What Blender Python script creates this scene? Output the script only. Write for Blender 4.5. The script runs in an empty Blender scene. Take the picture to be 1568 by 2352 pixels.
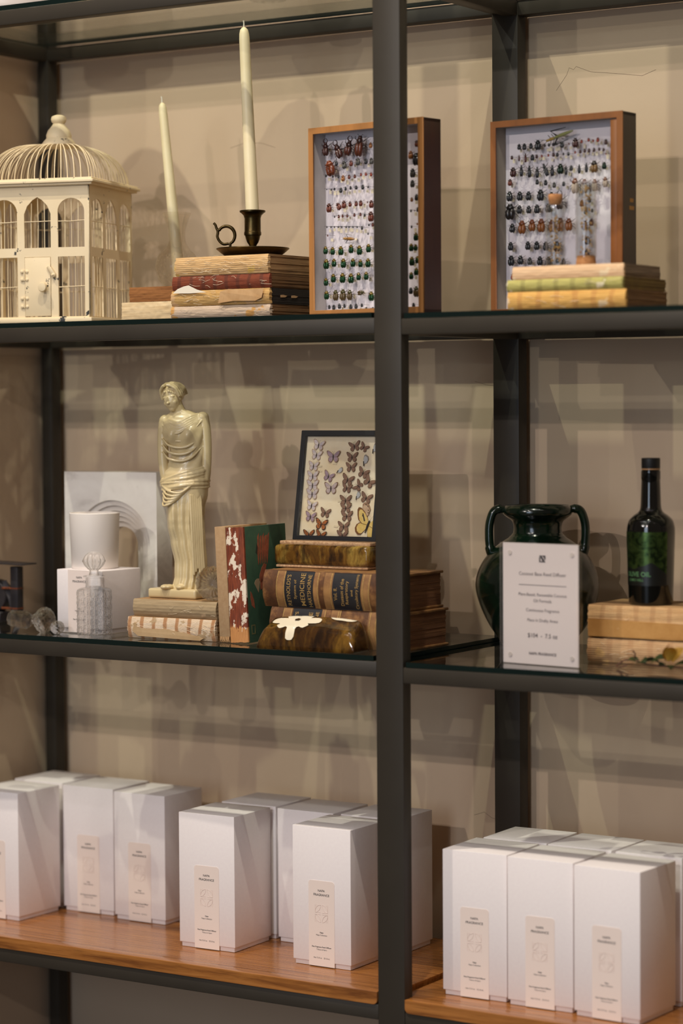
import bpy, bmesh, math, random
from mathutils import Vector, Matrix, noise
S = bpy.context.scene
COL = S.collection
R = math.radians
PI = math.pi
random.seed(7)

# ---------------------------------------------------------------- camera
cam_d = bpy.data.cameras.new('camera')
cam = bpy.data.objects.new('camera', cam_d)
COL.objects.link(cam)
S.camera = cam
yaw, pit, rol = 0.56800, -0.045833, -0.006758
fw = Vector((-math.sin(yaw) * math.cos(pit), math.cos(yaw) * math.cos(pit), math.sin(pit)))
rt = fw.cross(Vector((0, 0, 1))).normalized()
up = rt.cross(fw)
r2 = rt * math.cos(rol) + up * math.sin(rol)
u2 = -rt * math.sin(rol) + up * math.cos(rol)
m = Matrix((r2, u2, -fw)).transposed().to_4x4()
m.translation = Vector((1.97915, -3.23862, 1.31171))
cam.matrix_world = m
cam_d.sensor_fit = 'HORIZONTAL'
cam_d.sensor_width = 24.0
cam_d.lens = 5541.6 / 1568 * 24.0
cam_d.clip_start = 0.05
cam_d.dof.use_dof = True
cam_d.dof.focus_distance = 4.06
cam_d.dof.aperture_fstop = 2.0

# ---------------------------------------------------------------- light
S.view_settings.view_transform = 'Standard'
S.view_settings.look = 'None'
S.view_settings.exposure = -0.07
S.view_settings.gamma = 1.0
S.view_settings.use_curve_mapping = False
S.cycles.caustics_refractive = False
S.cycles.caustics_reflective = False
S.cycles.transparent_max_bounces = 24
S.cycles.sample_clamp_indirect = 3.0
world = bpy.data.worlds.new('world')
S.world = world
world.use_nodes = True
bg = world.node_tree.nodes['Background']
bg.inputs[0].default_value = (1.0, 0.76, 0.62, 1)
bg.inputs[1].default_value = 0.115

def lamp(loc, power, colour, radius=0.035):
    d = bpy.data.lights.new('assumed_or_added_spot', 'SPOT')  # unseen ceiling spots assumed from shadows and glints, plus some added ones
    d.energy = power
    d.color = colour
    d.shadow_soft_size = radius
    d.spot_size = R(70)
    d.spot_blend = 0.6
    o = bpy.data.objects.new('assumed_or_added_spot', d)
    COL.objects.link(o)
    o.location = loc
    o.rotation_euler = (Vector((-0.25, 0.3, 1.1)) - Vector(loc)).to_track_quat('-Z', 'Y').to_euler()
    return o

WARM = (1.0, 0.90, 0.76)
PINK = (1.0, 0.90, 0.84)
COOL = (0.90, 0.94, 1.0)
for loc, p, c in (((-1.25, -1.6, 5.0), 330, WARM), ((0.55, -1.5, 5.0), 295, WARM), ((1.9, -1.9, 5.0), 60, PINK),
                  ((-0.1, -4.0, 4.7), 110, WARM), ((-1.0, -4.9, 3.2), 195, PINK), ((0.75, -5.0, 3.1), 115, PINK),  # the two low pink spots are added to brighten the shelf fronts
                  ((-2.3, -3.0, 4.8), 18, WARM), ((-0.9, -3.0, 4.8), 18, COOL), ((1.2, -3.0, 4.8), 18, COOL), ((2.0, -3.2, 4.8), 18, COOL), ((3.0, -2.6, 4.8), 14, WARM)):  # weak row of spots, added to put sparkle in the crystal
    lamp(loc, p, c, 0.022)
wl = bpy.data.lights.new('assumed_window_daylight', 'AREA')  # unseen window, assumed from bluish glass highlights; added for streaks and cool fill
wl.shape = 'RECTANGLE'
wl.size = 1.6
wl.size_y = 2.6
wl.energy = 66
wl.color = (0.72, 0.84, 1.0)
wo = bpy.data.objects.new('assumed_window_daylight', wl)
COL.objects.link(wo)
wo.location = (0.6, -6.2, 1.65)
wo.rotation_euler = (Vector((0, 0.2, 1.2)) - Vector(wo.location)).to_track_quat('-Z', 'Y').to_euler()

# ---------------------------------------------------------------- materials
def lin(c):
    out = []
    for v in c[:3]:
        v /= 255.0
        out.append(v / 12.92 if v <= 0.04045 else ((v + 0.055) / 1.055) ** 2.4)
    return (out[0], out[1], out[2], 1.0)

class NT:
    def __init__(s, name):
        s.m = bpy.data.materials.new(name)
        s.m.use_nodes = True
        s.n = s.m.node_tree.nodes
        s.l = s.m.node_tree.links
        s.b = s.n['Principled BSDF']
        s.co = None
    def coord(s, scale=(1, 1, 1), rot=(0, 0, 0), kind='Object'):
        if s.co is None:
            s.co = s.n.new('ShaderNodeTexCoord')
        mp = s.n.new('ShaderNodeMapping')
        mp.inputs['Scale'].default_value = scale
        mp.inputs['Rotation'].default_value = rot
        s.l.new(s.co.outputs[kind], mp.inputs[0])
        return mp.outputs[0]
    def noise(s, scale, stretch=(1, 1, 1), detail=5, rough=0.6, dist=0.0):
        t = s.n.new('ShaderNodeTexNoise')
        t.inputs['Scale'].default_value = scale
        t.inputs['Detail'].default_value = detail
        t.inputs['Roughness'].default_value = rough
        t.inputs['Distortion'].default_value = dist
        s.l.new(s.coord(stretch), t.inputs['Vector'])
        return t.outputs[0]
    def wave(s, scale, axis='Z', dist=0.6, prof='SIN', dscale=2.0):
        t = s.n.new('ShaderNodeTexWave')
        t.wave_type = 'BANDS'
        t.bands_direction = axis
        t.wave_profile = prof
        t.inputs['Scale'].default_value = scale
        t.inputs['Distortion'].default_value = dist
        t.inputs['Detail Scale'].default_value = dscale
        s.l.new(s.coord(), t.inputs['Vector'])
        return t.outputs[1]
    def ramp(s, fac, stops, interp='LINEAR'):
        t = s.n.new('ShaderNodeValToRGB')
        t.color_ramp.interpolation = interp
        e = t.color_ramp.elements
        while len(e) < len(stops):
            e.new(0.5)
        for k, (p, c) in enumerate(stops):
            e[k].position = p
            e[k].color = lin(c) if len(c) == 3 else c
        s.l.new(fac, t.inputs[0])
        return t.outputs[0]
    def step(s, fac, a, b):
        return s.ramp(fac, [(a, (0, 0, 0, 1)), (b, (1, 1, 1, 1))])
    def mix(s, fac, a, b, mode='MIX'):
        t = s.n.new('ShaderNodeMix')
        t.data_type = 'RGBA'
        t.blend_type = mode
        for sock, v in ((t.inputs[0], fac), (t.inputs[6], a), (t.inputs[7], b)):
            if isinstance(v, (int, float)):
                sock.default_value = v
            elif isinstance(v, tuple):
                sock.default_value = lin(v)
            else:
                s.l.new(v, sock)
        return t.outputs[2]
    def mul(s, a, b):
        t = s.n.new('ShaderNodeMath')
        t.operation = 'MULTIPLY'
        for sock, v in ((t.inputs[0], a), (t.inputs[1], b)):
            if isinstance(v, (int, float)):
                sock.default_value = v
            else:
                s.l.new(v, sock)
        return t.outputs[0]
    def color(s, v):
        if isinstance(v, tuple):
            s.b.inputs['Base Color'].default_value = lin(v)
        else:
            s.l.new(v, s.b.inputs['Base Color'])
        return s
    def set(s, **k):
        for a, v in k.items():
            s.b.inputs[{'rough': 'Roughness', 'metal': 'Metallic', 'trans': 'Transmission Weight', 'ior': 'IOR', 'coat': 'Coat Weight',
                        'coatr': 'Coat Roughness', 'sss': 'Subsurface Weight', 'spec': 'Specular IOR Level', 'sheen': 'Sheen Weight'}[a]].default_value = v
        return s
    def bump(s, h, strength=0.3, dist=0.001):
        t = s.n.new('ShaderNodeBump')
        t.inputs['Strength'].default_value = strength
        t.inputs['Distance'].default_value = dist
        s.l.new(h, t.inputs['Height'])
        s.l.new(t.outputs[0], s.b.inputs['Normal'])
        return s

def plain(name, c, rough=0.5, metal=0.0, c2=None, ns=30, bump=0.0, stretch=(1, 1, 1), **k):
    t = NT(name)
    if c2:
        n = t.noise(ns, stretch)
        t.color(t.ramp(n, [(0.35, c), (0.68, c2)]))
        if bump:
            t.bump(n, bump)
    else:
        t.color(c)
    t.set(rough=rough, metal=metal, **k)
    return t.m

def see_through(name, tint, gloss_tint=(255, 255, 255), extra=0.0):
    """thin clear sheet: straight-through light plus a mirror sheen that grows at grazing angles"""
    t = NT(name)
    t.n.remove(t.b)
    out = t.n['Material Output']
    tr = t.n.new('ShaderNodeBsdfTransparent')
    tr.inputs[0].default_value = lin(tint)
    gl = t.n.new('ShaderNodeBsdfGlossy')
    gl.inputs[0].default_value = lin(gloss_tint)
    gl.inputs['Roughness'].default_value = 0.0
    fr = t.n.new('ShaderNodeFresnel')
    ge = t.n.new('ShaderNodeNewGeometry')          # same reflectance from either side of a thin sheet
    ma = t.n.new('ShaderNodeMapRange')
    ma.inputs['To Min'].default_value = 1.5
    ma.inputs['To Max'].default_value = 1 / 1.5
    t.l.new(ge.outputs['Backfacing'], ma.inputs[0])
    t.l.new(ma.outputs[0], fr.inputs[0])
    mx = t.n.new('ShaderNodeMixShader')
    t.l.new(fr.outputs[0], mx.inputs[0])
    t.l.new(tr.outputs[0], mx.inputs[1])
    t.l.new(gl.outputs[0], mx.inputs[2])
    t.l.new(mx.outputs[0], out.inputs[0])
    return t.m

def cut_glass(name, tint=(250, 250, 248), clear=0.35):
    """solid cut crystal: refracting glass with part of the light passing straight"""
    t = NT(name)
    t.n.remove(t.b)
    out = t.n['Material Output']
    tr = t.n.new('ShaderNodeBsdfTransparent')
    tr.inputs[0].default_value = lin(tint)
    gl = t.n.new('ShaderNodeBsdfGlass')
    gl.inputs[0].default_value = lin(tint)
    gl.inputs['Roughness'].default_value = 0.0
    gl.inputs['IOR'].default_value = 1.5
    mx = t.n.new('ShaderNodeMixShader')
    mx.inputs[0].default_value = clear
    t.l.new(gl.outputs[0], mx.inputs[1])
    t.l.new(tr.outputs[0], mx.inputs[2])
    t.l.new(mx.outputs[0], out.inputs[0])
    return t.m

# ---------------------------------------------------------------- mesh helpers
def finish(bm, name='mesh', smooth=None):
    bmesh.ops.recalc_face_normals(bm, faces=bm.faces)
    me = bpy.data.meshes.new(name)
    bm.to_mesh(me)
    bm.free()
    if smooth is not None:
        for p in me.polygons:
            p.use_smooth = True
        me.set_sharp_from_angle(angle=R(smooth))
    return me

def ob(name, me, mats=None, parent=None, loc=(0, 0, 0), rot=(0, 0, 0), scale=(1, 1, 1)):
    if isinstance(me, bmesh.types.BMesh):
        me = finish(me, name)
    if mats is not None and len(me.materials) == 0:
        for q in (mats if isinstance(mats, (list, tuple)) else [mats]):
            me.materials.append(q)
    o = bpy.data.objects.new(name, me)
    COL.objects.link(o)
    o.parent = parent
    o.location = loc
    o.rotation_euler = rot
    o.scale = scale
    return o

def tag(o, label, cat, group=None, kind=None):
    if label:
        o['label'] = label
    if cat:
        o['category'] = cat
    if group:
        o['group'] = group
    if kind:
        o['kind'] = kind
    return o

def thing(name, label, cat, loc=(0, 0, 0), rotz=0.0, group=None):
    o = bpy.data.objects.new(name, None)
    o.empty_display_size = 0.02
    COL.objects.link(o)
    o.location = loc
    o.rotation_euler = (0, 0, rotz)
    return tag(o, label, cat, group)

def dup(root, loc, rotz=None, label=None, group=None):
    r = root.copy()
    COL.objects.link(r)
    r.location = loc
    if rotz is not None:
        r.rotation_euler = (0, 0, rotz)
    if label:
        r['label'] = label
    if group:
        r['group'] = group
    for ch in list(root.children):
        c = ch.copy()
        COL.objects.link(c)
        c.parent = r
        for g in list(ch.children):
            d = g.copy()
            COL.objects.link(d)
            d.parent = c
    return r

def add_box(bm, x0, x1, y0, y1, z0, z1, bevel=0.0, seg=2, mat=0, rot=None, jitter=0.0):
    vs = [bm.verts.new(((x1 if i & 1 else x0), (y1 if i & 2 else y0), (z1 if i & 4 else z0))) for i in range(8)]
    fs = [bm.faces.new([vs[k] for k in q]) for q in ((0, 2, 3, 1), (4, 5, 7, 6), (0, 1, 5, 4), (2, 6, 7, 3), (0, 4, 6, 2), (1, 3, 7, 5))]
    if jitter:
        for q in vs:
            q.co += Vector((random.uniform(-1, 1), random.uniform(-1, 1), random.uniform(-1, 1))) * jitter
    for f in fs:
        f.material_index = mat
    if bevel:
        es = list({e for f in fs for e in f.edges})
        r = bmesh.ops.bevel(bm, geom=es, offset=bevel, segments=seg, profile=0.5, affect='EDGES')
        for f in r['faces']:
            f.material_index = mat
        fs = r['faces']
    return vs

def box(x0, x1, y0, y1, z0, z1, bevel=0.0, seg=2):
    bm = bmesh.new()
    add_box(bm, x0, x1, y0, y1, z0, z1, bevel, seg)
    return finish(bm, smooth=35 if bevel else None)

def add_lathe(bm, prof, seg=48, c=(0, 0, 0), mat=0, fn=None, axis=None):
    rings = []
    for r, z in prof:
        if r < 1e-6:
            rings.append([bm.verts.new((0, 0, z))])
        else:
            ring = []
            for k in range(seg):
                a = 2 * PI * k / seg
                rr = r + (fn(a, z, r) if fn else 0)
                ring.append(bm.verts.new((rr * math.cos(a), rr * math.sin(a), z)))
            rings.append(ring)
    new = [v for g in rings for v in g]
    for a, b in zip(rings, rings[1:]):
        for k in range(seg):
            q = [a[k % len(a)], a[(k + 1) % len(a)], b[(k + 1) % len(b)], b[k % len(b)]]
            u = []
            for v in q:
                if v not in u:
                    u.append(v)
            if len(u) > 2:
                f = bm.faces.new(u)
                f.material_index = mat
    for g in (rings[0], rings[-1]):
        if len(g) > 1:
            f = bm.faces.new(g)
            f.material_index = mat
    M4 = Matrix.Translation(c)
    if axis is not None:
        M4 = M4 @ Vector((0, 0, 1)).rotation_difference(Vector(axis)).to_matrix().to_4x4()
    bmesh.ops.transform(bm, matrix=M4, verts=new)
    return new

def lathe(prof, seg=48, smooth=40, fn=None):
    bm = bmesh.new()
    add_lathe(bm, prof, seg, fn=fn)
    return finish(bm, smooth=smooth)

def spline(pts, n=8):
    """Catmull-Rom through points"""
    P = [Vector(p) for p in pts]
    P = [P[0] * 2 - P[1]] + P + [P[-1] * 2 - P[-2]]
    out = []
    for i in range(1, len(P) - 2):
        a, b, c, d = P[i - 1:i + 3]
        for k in range(n):
            t = k / n
            out.append(0.5 * ((2 * b) + (c - a) * t + (2 * a - 5 * b + 4 * c - d) * t * t + (3 * b - a - 3 * c + d) * t ** 3))
    out.append(P[-2])
    return out

def add_tube(bm, pts, r, seg=8, mat=0, cap=True, flat=1.0):
    P = [Vector(p) for p in pts]
    rings = []
    nrm = None
    for i, p in enumerate(P):
        t = (P[min(i + 1, len(P) - 1)] - P[max(i - 1, 0)])
        if t.length < 1e-9:
            t = Vector((0, 0, 1))
        t.normalize()
        if nrm is None:
            h = Vector((0, 0, 1)) if abs(t.z) < 0.9 else Vector((0, 1, 0))
            nrm = t.cross(h).normalized()
        else:
            nrm = (nrm - t * nrm.dot(t))
            nrm = nrm.normalized() if nrm.length > 1e-6 else t.orthogonal().normalized()
        b = t.cross(nrm)
        rr = r[i] if isinstance(r, (list, tuple)) else r
        rings.append([bm.verts.new(p + (nrm * math.cos(2 * PI * k / seg) * flat + b * math.sin(2 * PI * k / seg)) * rr) for k in range(seg)])
    for a, b in zip(rings, rings[1:]):
        for k in range(seg):
            f = bm.faces.new((a[k], a[(k + 1) % seg], b[(k + 1) % seg], b[k]))
            f.material_index = mat
    if cap:
        for g in (rings[0], rings[-1]):
            f = bm.faces.new(g)
            f.material_index = mat
    return [v for g in rings for v in g]

def add_ball(bm, c, r, seg=16, mat=0, rot=None):
    if not isinstance(r, (tuple, list)):
        r = (r, r, r)
    M4 = Matrix.Translation(c)
    if rot:
        from mathutils import Euler
        M4 = M4 @ Euler(rot).to_matrix().to_4x4()
    M4 = M4 @ Matrix.Diagonal((*r, 1))
    before = set(bm.faces)
    q = bmesh.ops.create_uvsphere(bm, u_segments=seg, v_segments=max(6, seg * 3 // 4), radius=1.0, matrix=M4)
    if mat:
        for v in q['verts']:
            for f in v.link_faces:
                f.material_index = mat
    return q['verts']

def evaluated(o):
    dg = bpy.context.evaluated_depsgraph_get()
    dg.update()
    me = bpy.data.meshes.new_from_object(o.evaluated_get(dg))
    return me

def cutout(loops, thick, bevel=0.0, res=8):
    """flat plate in the XZ plane (front at y=0, back at y=thick) from closed 2D loops; inner loops are holes"""
    cu = bpy.data.curves.new('plate', 'CURVE')
    cu.dimensions = '2D'
    cu.fill_mode = 'BOTH'
    cu.extrude = thick / 2 - bevel
    cu.bevel_depth = bevel
    cu.bevel_resolution = 1
    for lp in loops:
        sp = cu.splines.new('POLY')
        sp.points.add(len(lp) - 1)
        for k, (x, y) in enumerate(lp):
            sp.points[k].co = (x, y, 0, 1)
        sp.use_cyclic_u = True
    o = bpy.data.objects.new('plate', cu)
    COL.objects.link(o)
    me = evaluated(o)
    bpy.data.objects.remove(o)
    bpy.data.curves.remove(cu)
    me.transform(Matrix.Translation((0, thick / 2, 0)) @ Matrix.Rotation(PI / 2, 4, 'X'))
    me.materials.clear()
    return me

def text(body, width=None, size=0.01, align='CENTER', thick=0.0002, height=None, shear=0.0, spacing=1.0, bold=0.0):
    """lettering standing in the XZ plane facing -Y, centred on its own box, scaled to a width or height"""
    cu = bpy.data.curves.new('lettering', 'FONT')
    cu.body = body
    cu.size = 1.0
    cu.align_x = align
    cu.resolution_u = 3
    cu.shear = shear
    cu.space_character = spacing
    cu.offset = bold
    o = bpy.data.objects.new('lettering', cu)
    COL.objects.link(o)
    me = evaluated(o)
    bpy.data.objects.remove(o)
    bpy.data.curves.remove(cu)
    xs = [v.co.x for v in me.vertices]
    ys = [v.co.y for v in me.vertices]
    w, h = max(xs) - min(xs), max(ys) - min(ys)
    k = width / w if width else (height / h if height else size)
    kz = height / h if (height and width) else k
    me.transform(Matrix.Translation((-(max(xs) + min(xs)) / 2, -(max(ys) + min(ys)) / 2, 0)))
    me.transform(Matrix.Diagonal((k, kz, 1, 1)))
    me.transform(Matrix.Rotation(PI / 2, 4, 'X'))
    me.materials.clear()
    return me

def join(meshes, smooth=None):
    """list of (mesh, matrix, material index) into one mesh"""
    bm = bmesh.new()
    for me, mx, mi in meshes:
        q = me.copy()
        q.transform(mx)
        for p in q.polygons:
            p.material_index = mi
        bm.from_mesh(q)
        bpy.data.meshes.remove(q)
    me = bpy.data.meshes.new('joined')
    bm.to_mesh(me)
    bm.free()
    if smooth is not None:
        for p in me.polygons:
            p.use_smooth = True
        me.set_sharp_from_angle(angle=R(smooth))
    return me

def rrect(x0, x1, z0, z1, r=0.0, n=6, corners=(1, 1, 1, 1)):
    """rounded rectangle loop, corners in order bottom-left, bottom-right, top-right, top-left"""
    out = []
    for (cx, cz, a0, on) in ((x0, z0, PI, corners[0]), (x1, z0, 1.5 * PI, corners[1]), (x1, z1, 0, corners[2]), (x0, z1, PI / 2, corners[3])):
        if r and on:
            ox = cx + (r if cx == x0 else -r)
            oz = cz + (r if cz == z0 else -r)
            for k in range(n + 1):
                a = a0 + PI / 2 * k / n
                out.append((ox + r * math.cos(a), oz + r * math.sin(a)))
        else:
            out.append((cx, cz))
    return out

def arch(xc, hw, z0, zs, rise=None, n=14):
    """door-shaped loop: straight to zs then an arch"""
    rise = hw if rise is None else rise
    out = [(xc - hw, z0), (xc + hw, z0)]
    for k in range(n + 1):
        a = PI * k / n
        out.append((xc + hw * math.cos(a), zs + rise * math.sin(a)))
    return out

def ellipse(cx, cz, rx, rz, n=24, w=None):
    return [(cx + rx * math.cos(2 * PI * k / n) * (1 + (w(k) if w else 0)), cz + rz * math.sin(2 * PI * k / n) * (1 + (w(k) if w else 0))) for k in range(n)]

def remeshed(bm, voxel, smooth_iter=4):
    me = finish(bm, 'rough')
    o = bpy.data.objects.new('rough', me)
    COL.objects.link(o)
    q = o.modifiers.new('r', 'REMESH')
    q.mode = 'VOXEL'
    q.voxel_size = voxel
    if smooth_iter:
        q = o.modifiers.new('s', 'SMOOTH')
        q.factor = 0.5
        q.iterations = smooth_iter
    me2 = evaluated(o)
    bpy.data.objects.remove(o)
    for p in me2.polygons:
        p.use_smooth = True
    return me2

# ---------------------------------------------------------------- shared materials
def wall_mat():
    t = NT('wall_plaster')
    n = t.noise(1.3, detail=4)
    f = t.noise(90, detail=6)
    t.color(t.ramp(n, [(0.3, (198, 174, 148)), (0.7, (207, 184, 157))]))
    t.set(rough=0.75, spec=0.2)
    t.bump(f, 0.12, 0.0015)
    return t.m
M_WALL = wall_mat()
M_CRACK = plain('crack_line', (150, 130, 110), 0.9)
M_FLOOR = plain('floor_concrete', (92, 84, 78), 0.5, c2=(110, 100, 92), ns=3)
def steel_mat():
    t = NT('dark_painted_steel')
    n = t.noise(60, detail=6)
    g = t.noise(6, detail=3)
    t.color(t.ramp(g, [(0.3, (50, 45, 38)), (0.7, (56, 51, 43))]))
    t.set(rough=0.48, spec=0.35)
    t.bump(n, 0.08, 0.0006)
    return t.m
M_STEEL = steel_mat()
M_PANE = see_through('shelf_glass', (244, 249, 246))
M_PANE_EDGE = plain('glass_edge_dark_green', (10, 26, 24), 0.15)
def teak_mat():
    t = NT('teak_wood')
    a = t.noise(9, (0.6, 26, 10), detail=6, rough=0.65, dist=0.4)
    b = t.noise(30, (0.35, 30, 12), detail=4)
    base = t.ramp(a, [(0.30, (104, 58, 24)), (0.46, (152, 96, 44)), (0.62, (176, 116, 58)), (0.78, (132, 80, 36))])
    dark = t.step(b, 0.60, 0.74)
    t.color(t.mix(t.mul(dark, 0.75), base, (66, 32, 14)))
    t.set(rough=0.26, coat=0.3, coatr=0.12)
    t.bump(b, 0.05, 0.0004)
    return t.m
M_TEAK = teak_mat()
M_BOX = plain('matte_white_card', (240, 232, 232), 0.6, c2=(243, 236, 235), ns=200)
M_LABEL = plain('blush_label_paper', (240, 224, 215), 0.6)
M_INK = plain('black_ink', (38, 36, 40), 0.6)
M_EMBLEM = plain('pressed_label_lines', (224, 205, 195), 0.6)
M_CLEAR = cut_glass('crystal_glass', (254, 254, 253), 0.5)
M_BRASS = plain('aged_brass', (96, 80, 48), 0.34, 1.0, (62, 52, 34), 45)
M_WAX = plain('ivory_wax', (242, 228, 188), 0.45, c2=(236, 219, 174), ns=14, sss=0.0)
M_WICK = plain('wick', (228, 220, 200), 0.9)
# ================================================================ the room
def slab(name, b, mt, label=None):
    o = ob(name, box(*b), mt)
    o['kind'] = 'structure'
    return o
wall = slab('wall_back', (-1.06, 1.6, 0.43, 0.55, 0.0, 3.2), M_WALL)
slab('wall_left', (-1.15, -1.03, -0.06, 0.43, 0.0, 3.2), M_WALL)
slab('floor', (-3.2, 4.2, -6.5, 0.55, -0.1, 0.0), M_FLOOR)
for pts in ([(0.075, 1.835), (0.095, 1.86), (0.1, 1.872), (0.108, 1.868), (0.113, 1.873), (0.14, 1.862), (0.19, 1.855), (0.235, 1.848), (0.26, 1.856)],
            [(-0.09, 0.585), (-0.07, 0.592), (-0.055, 0.583), (-0.045, 0.581)], [(-0.085, 1.345), (-0.06, 1.338), (-0.02, 1.336)],
            [(-0.60, 1.78), (-0.57, 1.787), (-0.53, 1.785), (-0.50, 1.775)]):
    bm = bmesh.new()
    add_tube(bm, [(x, 0.43, z) for x, z in pts], 0.00035, 5)
    ob('plaster_crack', bm, M_CRACK, wall)

# ================================================================ steel frame, glass and timber shelves
TOP_L, TOP_R = 1.9917, 1.9860          # rail tops, left and right bay
A_L, A_R = 1.4430, 1.4405
B_L, B_R = 0.8998, 0.8926
C_L, C_R = 0.3505, 0.3439
RH = 0.0255
D = 0.386                              # front face of the rear posts
frame = thing('steel_shelf_frame', 'dark painted steel shelving frame standing against the beige wall', 'shelf frame', (0, 0, 0))
def bar(name, x0, x1, y0, y1, z0, z1):
    return ob(name, box(x0, x1, y0, y1, z0, z1, 0.0022, 2), M_STEEL, frame)
XL, XR = -1.02, 1.25
bar('post', -0.025, 0.025, 0.0, 0.025, 0.0, 2.6)
bar('post', XL, XL + 0.025, 0.0, 0.025, 0.0, 2.6)
bar('post', XR, XR + 0.025, 0.0, 0.025, 0.0, 2.6)
bar('post', -0.025, 0.025, D, D + 0.03, 0.0, 2.6)
bar('post', XL, XL + 0.025, D, D + 0.03, 0.0, 2.6)
bar('post', XR, XR + 0.025, D, D + 0.03, 0.0, 2.6)
for z in (TOP_L, A_L, B_L, C_L):
    bar('front_rail', XL + 0.024, -0.0245, 0.0005, 0.0255, z - RH, z)
    bar('rear_rail', XL + 0.024, -0.0245, D + 0.0005, D + 0.03, z - RH, z)
    bar('side_rail', XL, XL + 0.0245, 0.0245, D + 0.001, z - RH, z)
    bar('side_rail', -0.0245, -0.0005, 0.0245, D + 0.001, z - RH, z)
for z in (TOP_R, A_R, B_R, C_R):
    bar('front_rail', 0.0245, XR + 0.001, 0.0005, 0.0255, z - RH, z)
    bar('rear_rail', 0.0245, XR + 0.001, D + 0.0005, D + 0.03, z - RH, z)
    bar('side_rail', 0.0005, 0.0245, 0.0245, D + 0.001, z - RH, z)
    bar('side_rail', XR, XR + 0.0245, 0.0245, D + 0.001, z - RH, z)

def pane(x0, x1, z, label, t=0.0085):
    """sheet notched round the posts; faces see-through, edges dark green"""
    bm = bmesh.new()
    lp = [(x0 + 0.03, 0.001), (x1 - 0.03, 0.001), (x1 - 0.03, 0.027), (x1 - 0.003, 0.027), (x1 - 0.003, 0.384), (x0 + 0.003, 0.384), (x0 + 0.003, 0.027), (x0 + 0.03, 0.027)]
    lo = [bm.verts.new((x, y, z + 0.0002)) for x, y in lp]
    hi = [bm.verts.new((x, y, z + t)) for x, y in lp]
    bm.faces.new(lo)
    bm.faces.new(hi)
    for k in range(len(lp)):
        f = bm.faces.new((lo[k], lo[(k + 1) % 8], hi[(k + 1) % 8], hi[k]))
        f.material_index = 1
    return tag(ob('glass_shelf', bm, [M_PANE, M_PANE_EDGE]), label, 'glass shelf', 'glass shelf panes in the steel frame')
pane(XL, 0.0, TOP_L, 'topmost glass shelf above the tall candle, left of the front post')
pane(0.0, XR, TOP_R, 'topmost glass shelf at the upper right, right of the front post')
pane(XL, 0.0, A_L, 'glass shelf carrying the birdcage and candlestick')
pane(0.0, XR, A_R, 'glass shelf carrying the right specimen box and the two vials')
pane(XL, 0.0, B_L, 'glass shelf carrying the statuette and crystal perfume bottle')
pane(0.0, XR, B_R, 'glass shelf carrying the green vase and price sign')
ZA_L, ZA_R, ZB_L, ZB_R = A_L + 0.0087, A_R + 0.0087, B_L + 0.0087, B_R + 0.0087

def plank(x0, x1, z, label):
    bm = bmesh.new()
    r, t = 0.007, 0.0195
    # front strip between the posts with rounded lower corners, then the body behind the posts
    lp = rrect(x0 + 0.0265, x1 - 0.0265, 0, t, r, 6, (1, 1, 0, 0))
    q = cutout([lp], 0.028, 0.0008)
    q.transform(Matrix.Translation((0, -0.002, z)))
    bm.from_mesh(q)
    add_box(bm, x0 + 0.004, x1 - 0.004, 0.0262, 0.384, z + 0.0002, z + t, 0.0006, 1)
    return tag(ob('wooden_shelf', finish(bm, smooth=30), M_TEAK), label, 'wooden shelf', 'teak shelf boards')
plank(XL, 0.0, C_L, 'teak shelf board under the white boxes left of the front post')
plank(0.0, XR, C_R, 'teak shelf board under the block of white boxes at lower right')
ZC_L, ZC_R = C_L + 0.0196, C_R + 0.0196

# ================================================================ white diffuser boxes on the teak boards
BW, BH = 0.115, 0.2345
def emblem_mesh():
    bits = []
    for sx in (-1, 1):
        for sz in (-1, 1):
            bm = bmesh.new()
            def P(x, z):
                return (sx * x, -0.0002, sz * z)
            a = [P(0.0015 + 0.011 * math.sin(k / 10 * PI / 2), 0.0145 - 0.0125 * (1 - math.cos(k / 10 * PI / 2))) for k in range(11)]
            b = [P(0.0015 + 0.011 * (1 - math.cos(k / 10 * PI / 2)), 0.0145 - 0.0125 * math.sin(k / 10 * PI / 2)) for k in range(11)]
            for q in (a, b, [P(0.0015, 0.0015), P(0.0125, 0.0015)], [P(0.0125, 0.003), P(0.0125, 0.0145)], [P(0.0095, 0.0115), P(0.0095, 0.0145)]):
                add_tube(bm, q, 0.00017, 4)
            bits.append((finish(bm), Matrix(), 0))
    return join(bits)
def make_box(label):
    t = thing('diffuser_box', label, 'box', (0, 0, 0))
    ob('base', box(-BW / 2 + 0.003, BW / 2 - 0.003, 0.003, BW - 0.003, 0.0004, 0.03, 0.0008), M_BOX, t)
    ob('lid', box(-BW / 2, BW / 2, 0, BW, 0.0085, BH, 0.0012), M_BOX, t)
    LT = 0.145
    lab = ob('label', cutout([rrect(-0.0255, 0.0255, 0.0015, LT, 0.005, 6, (0, 0, 1, 1))], 0.0004), M_LABEL, t, (0, -0.0005, 0))
    bits = []
    for body, w, dz in (('NAPA', 0.0135, 0.0166), ('FRAGRANCE', 0.031, 0.0236)):
        bits.append((text(body, w, bold=0.006), Matrix.Translation((0, -0.0002, LT - dz)), 0))
    ob('brand_lettering', join(bits), M_INK, lab)
    bits = []
    for body, w, dz, b in (('Napa', 0.0068, 0.0872, 0.015), ('Napa Collection', 0.0215, 0.0915, 0), ('Fine Fragrance Reed Diffuser', 0.0385, 0.1115, 0.015),
                           ('Tobacco & Spice', 0.0205, 0.1158, 0), ('Net 7.5 fl oz    221.8 mL', 0.032, 0.1295, 0)):
        bits.append((text(body, w, bold=b), Matrix.Translation((0, -0.0002, LT - dz)), 0))
    ob('caption_lettering', join(bits), M_INK, lab)
    ob('emblem', emblem_mesh(), M_EMBLEM, lab, (0, 0, LT - 0.055))
    return t
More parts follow.
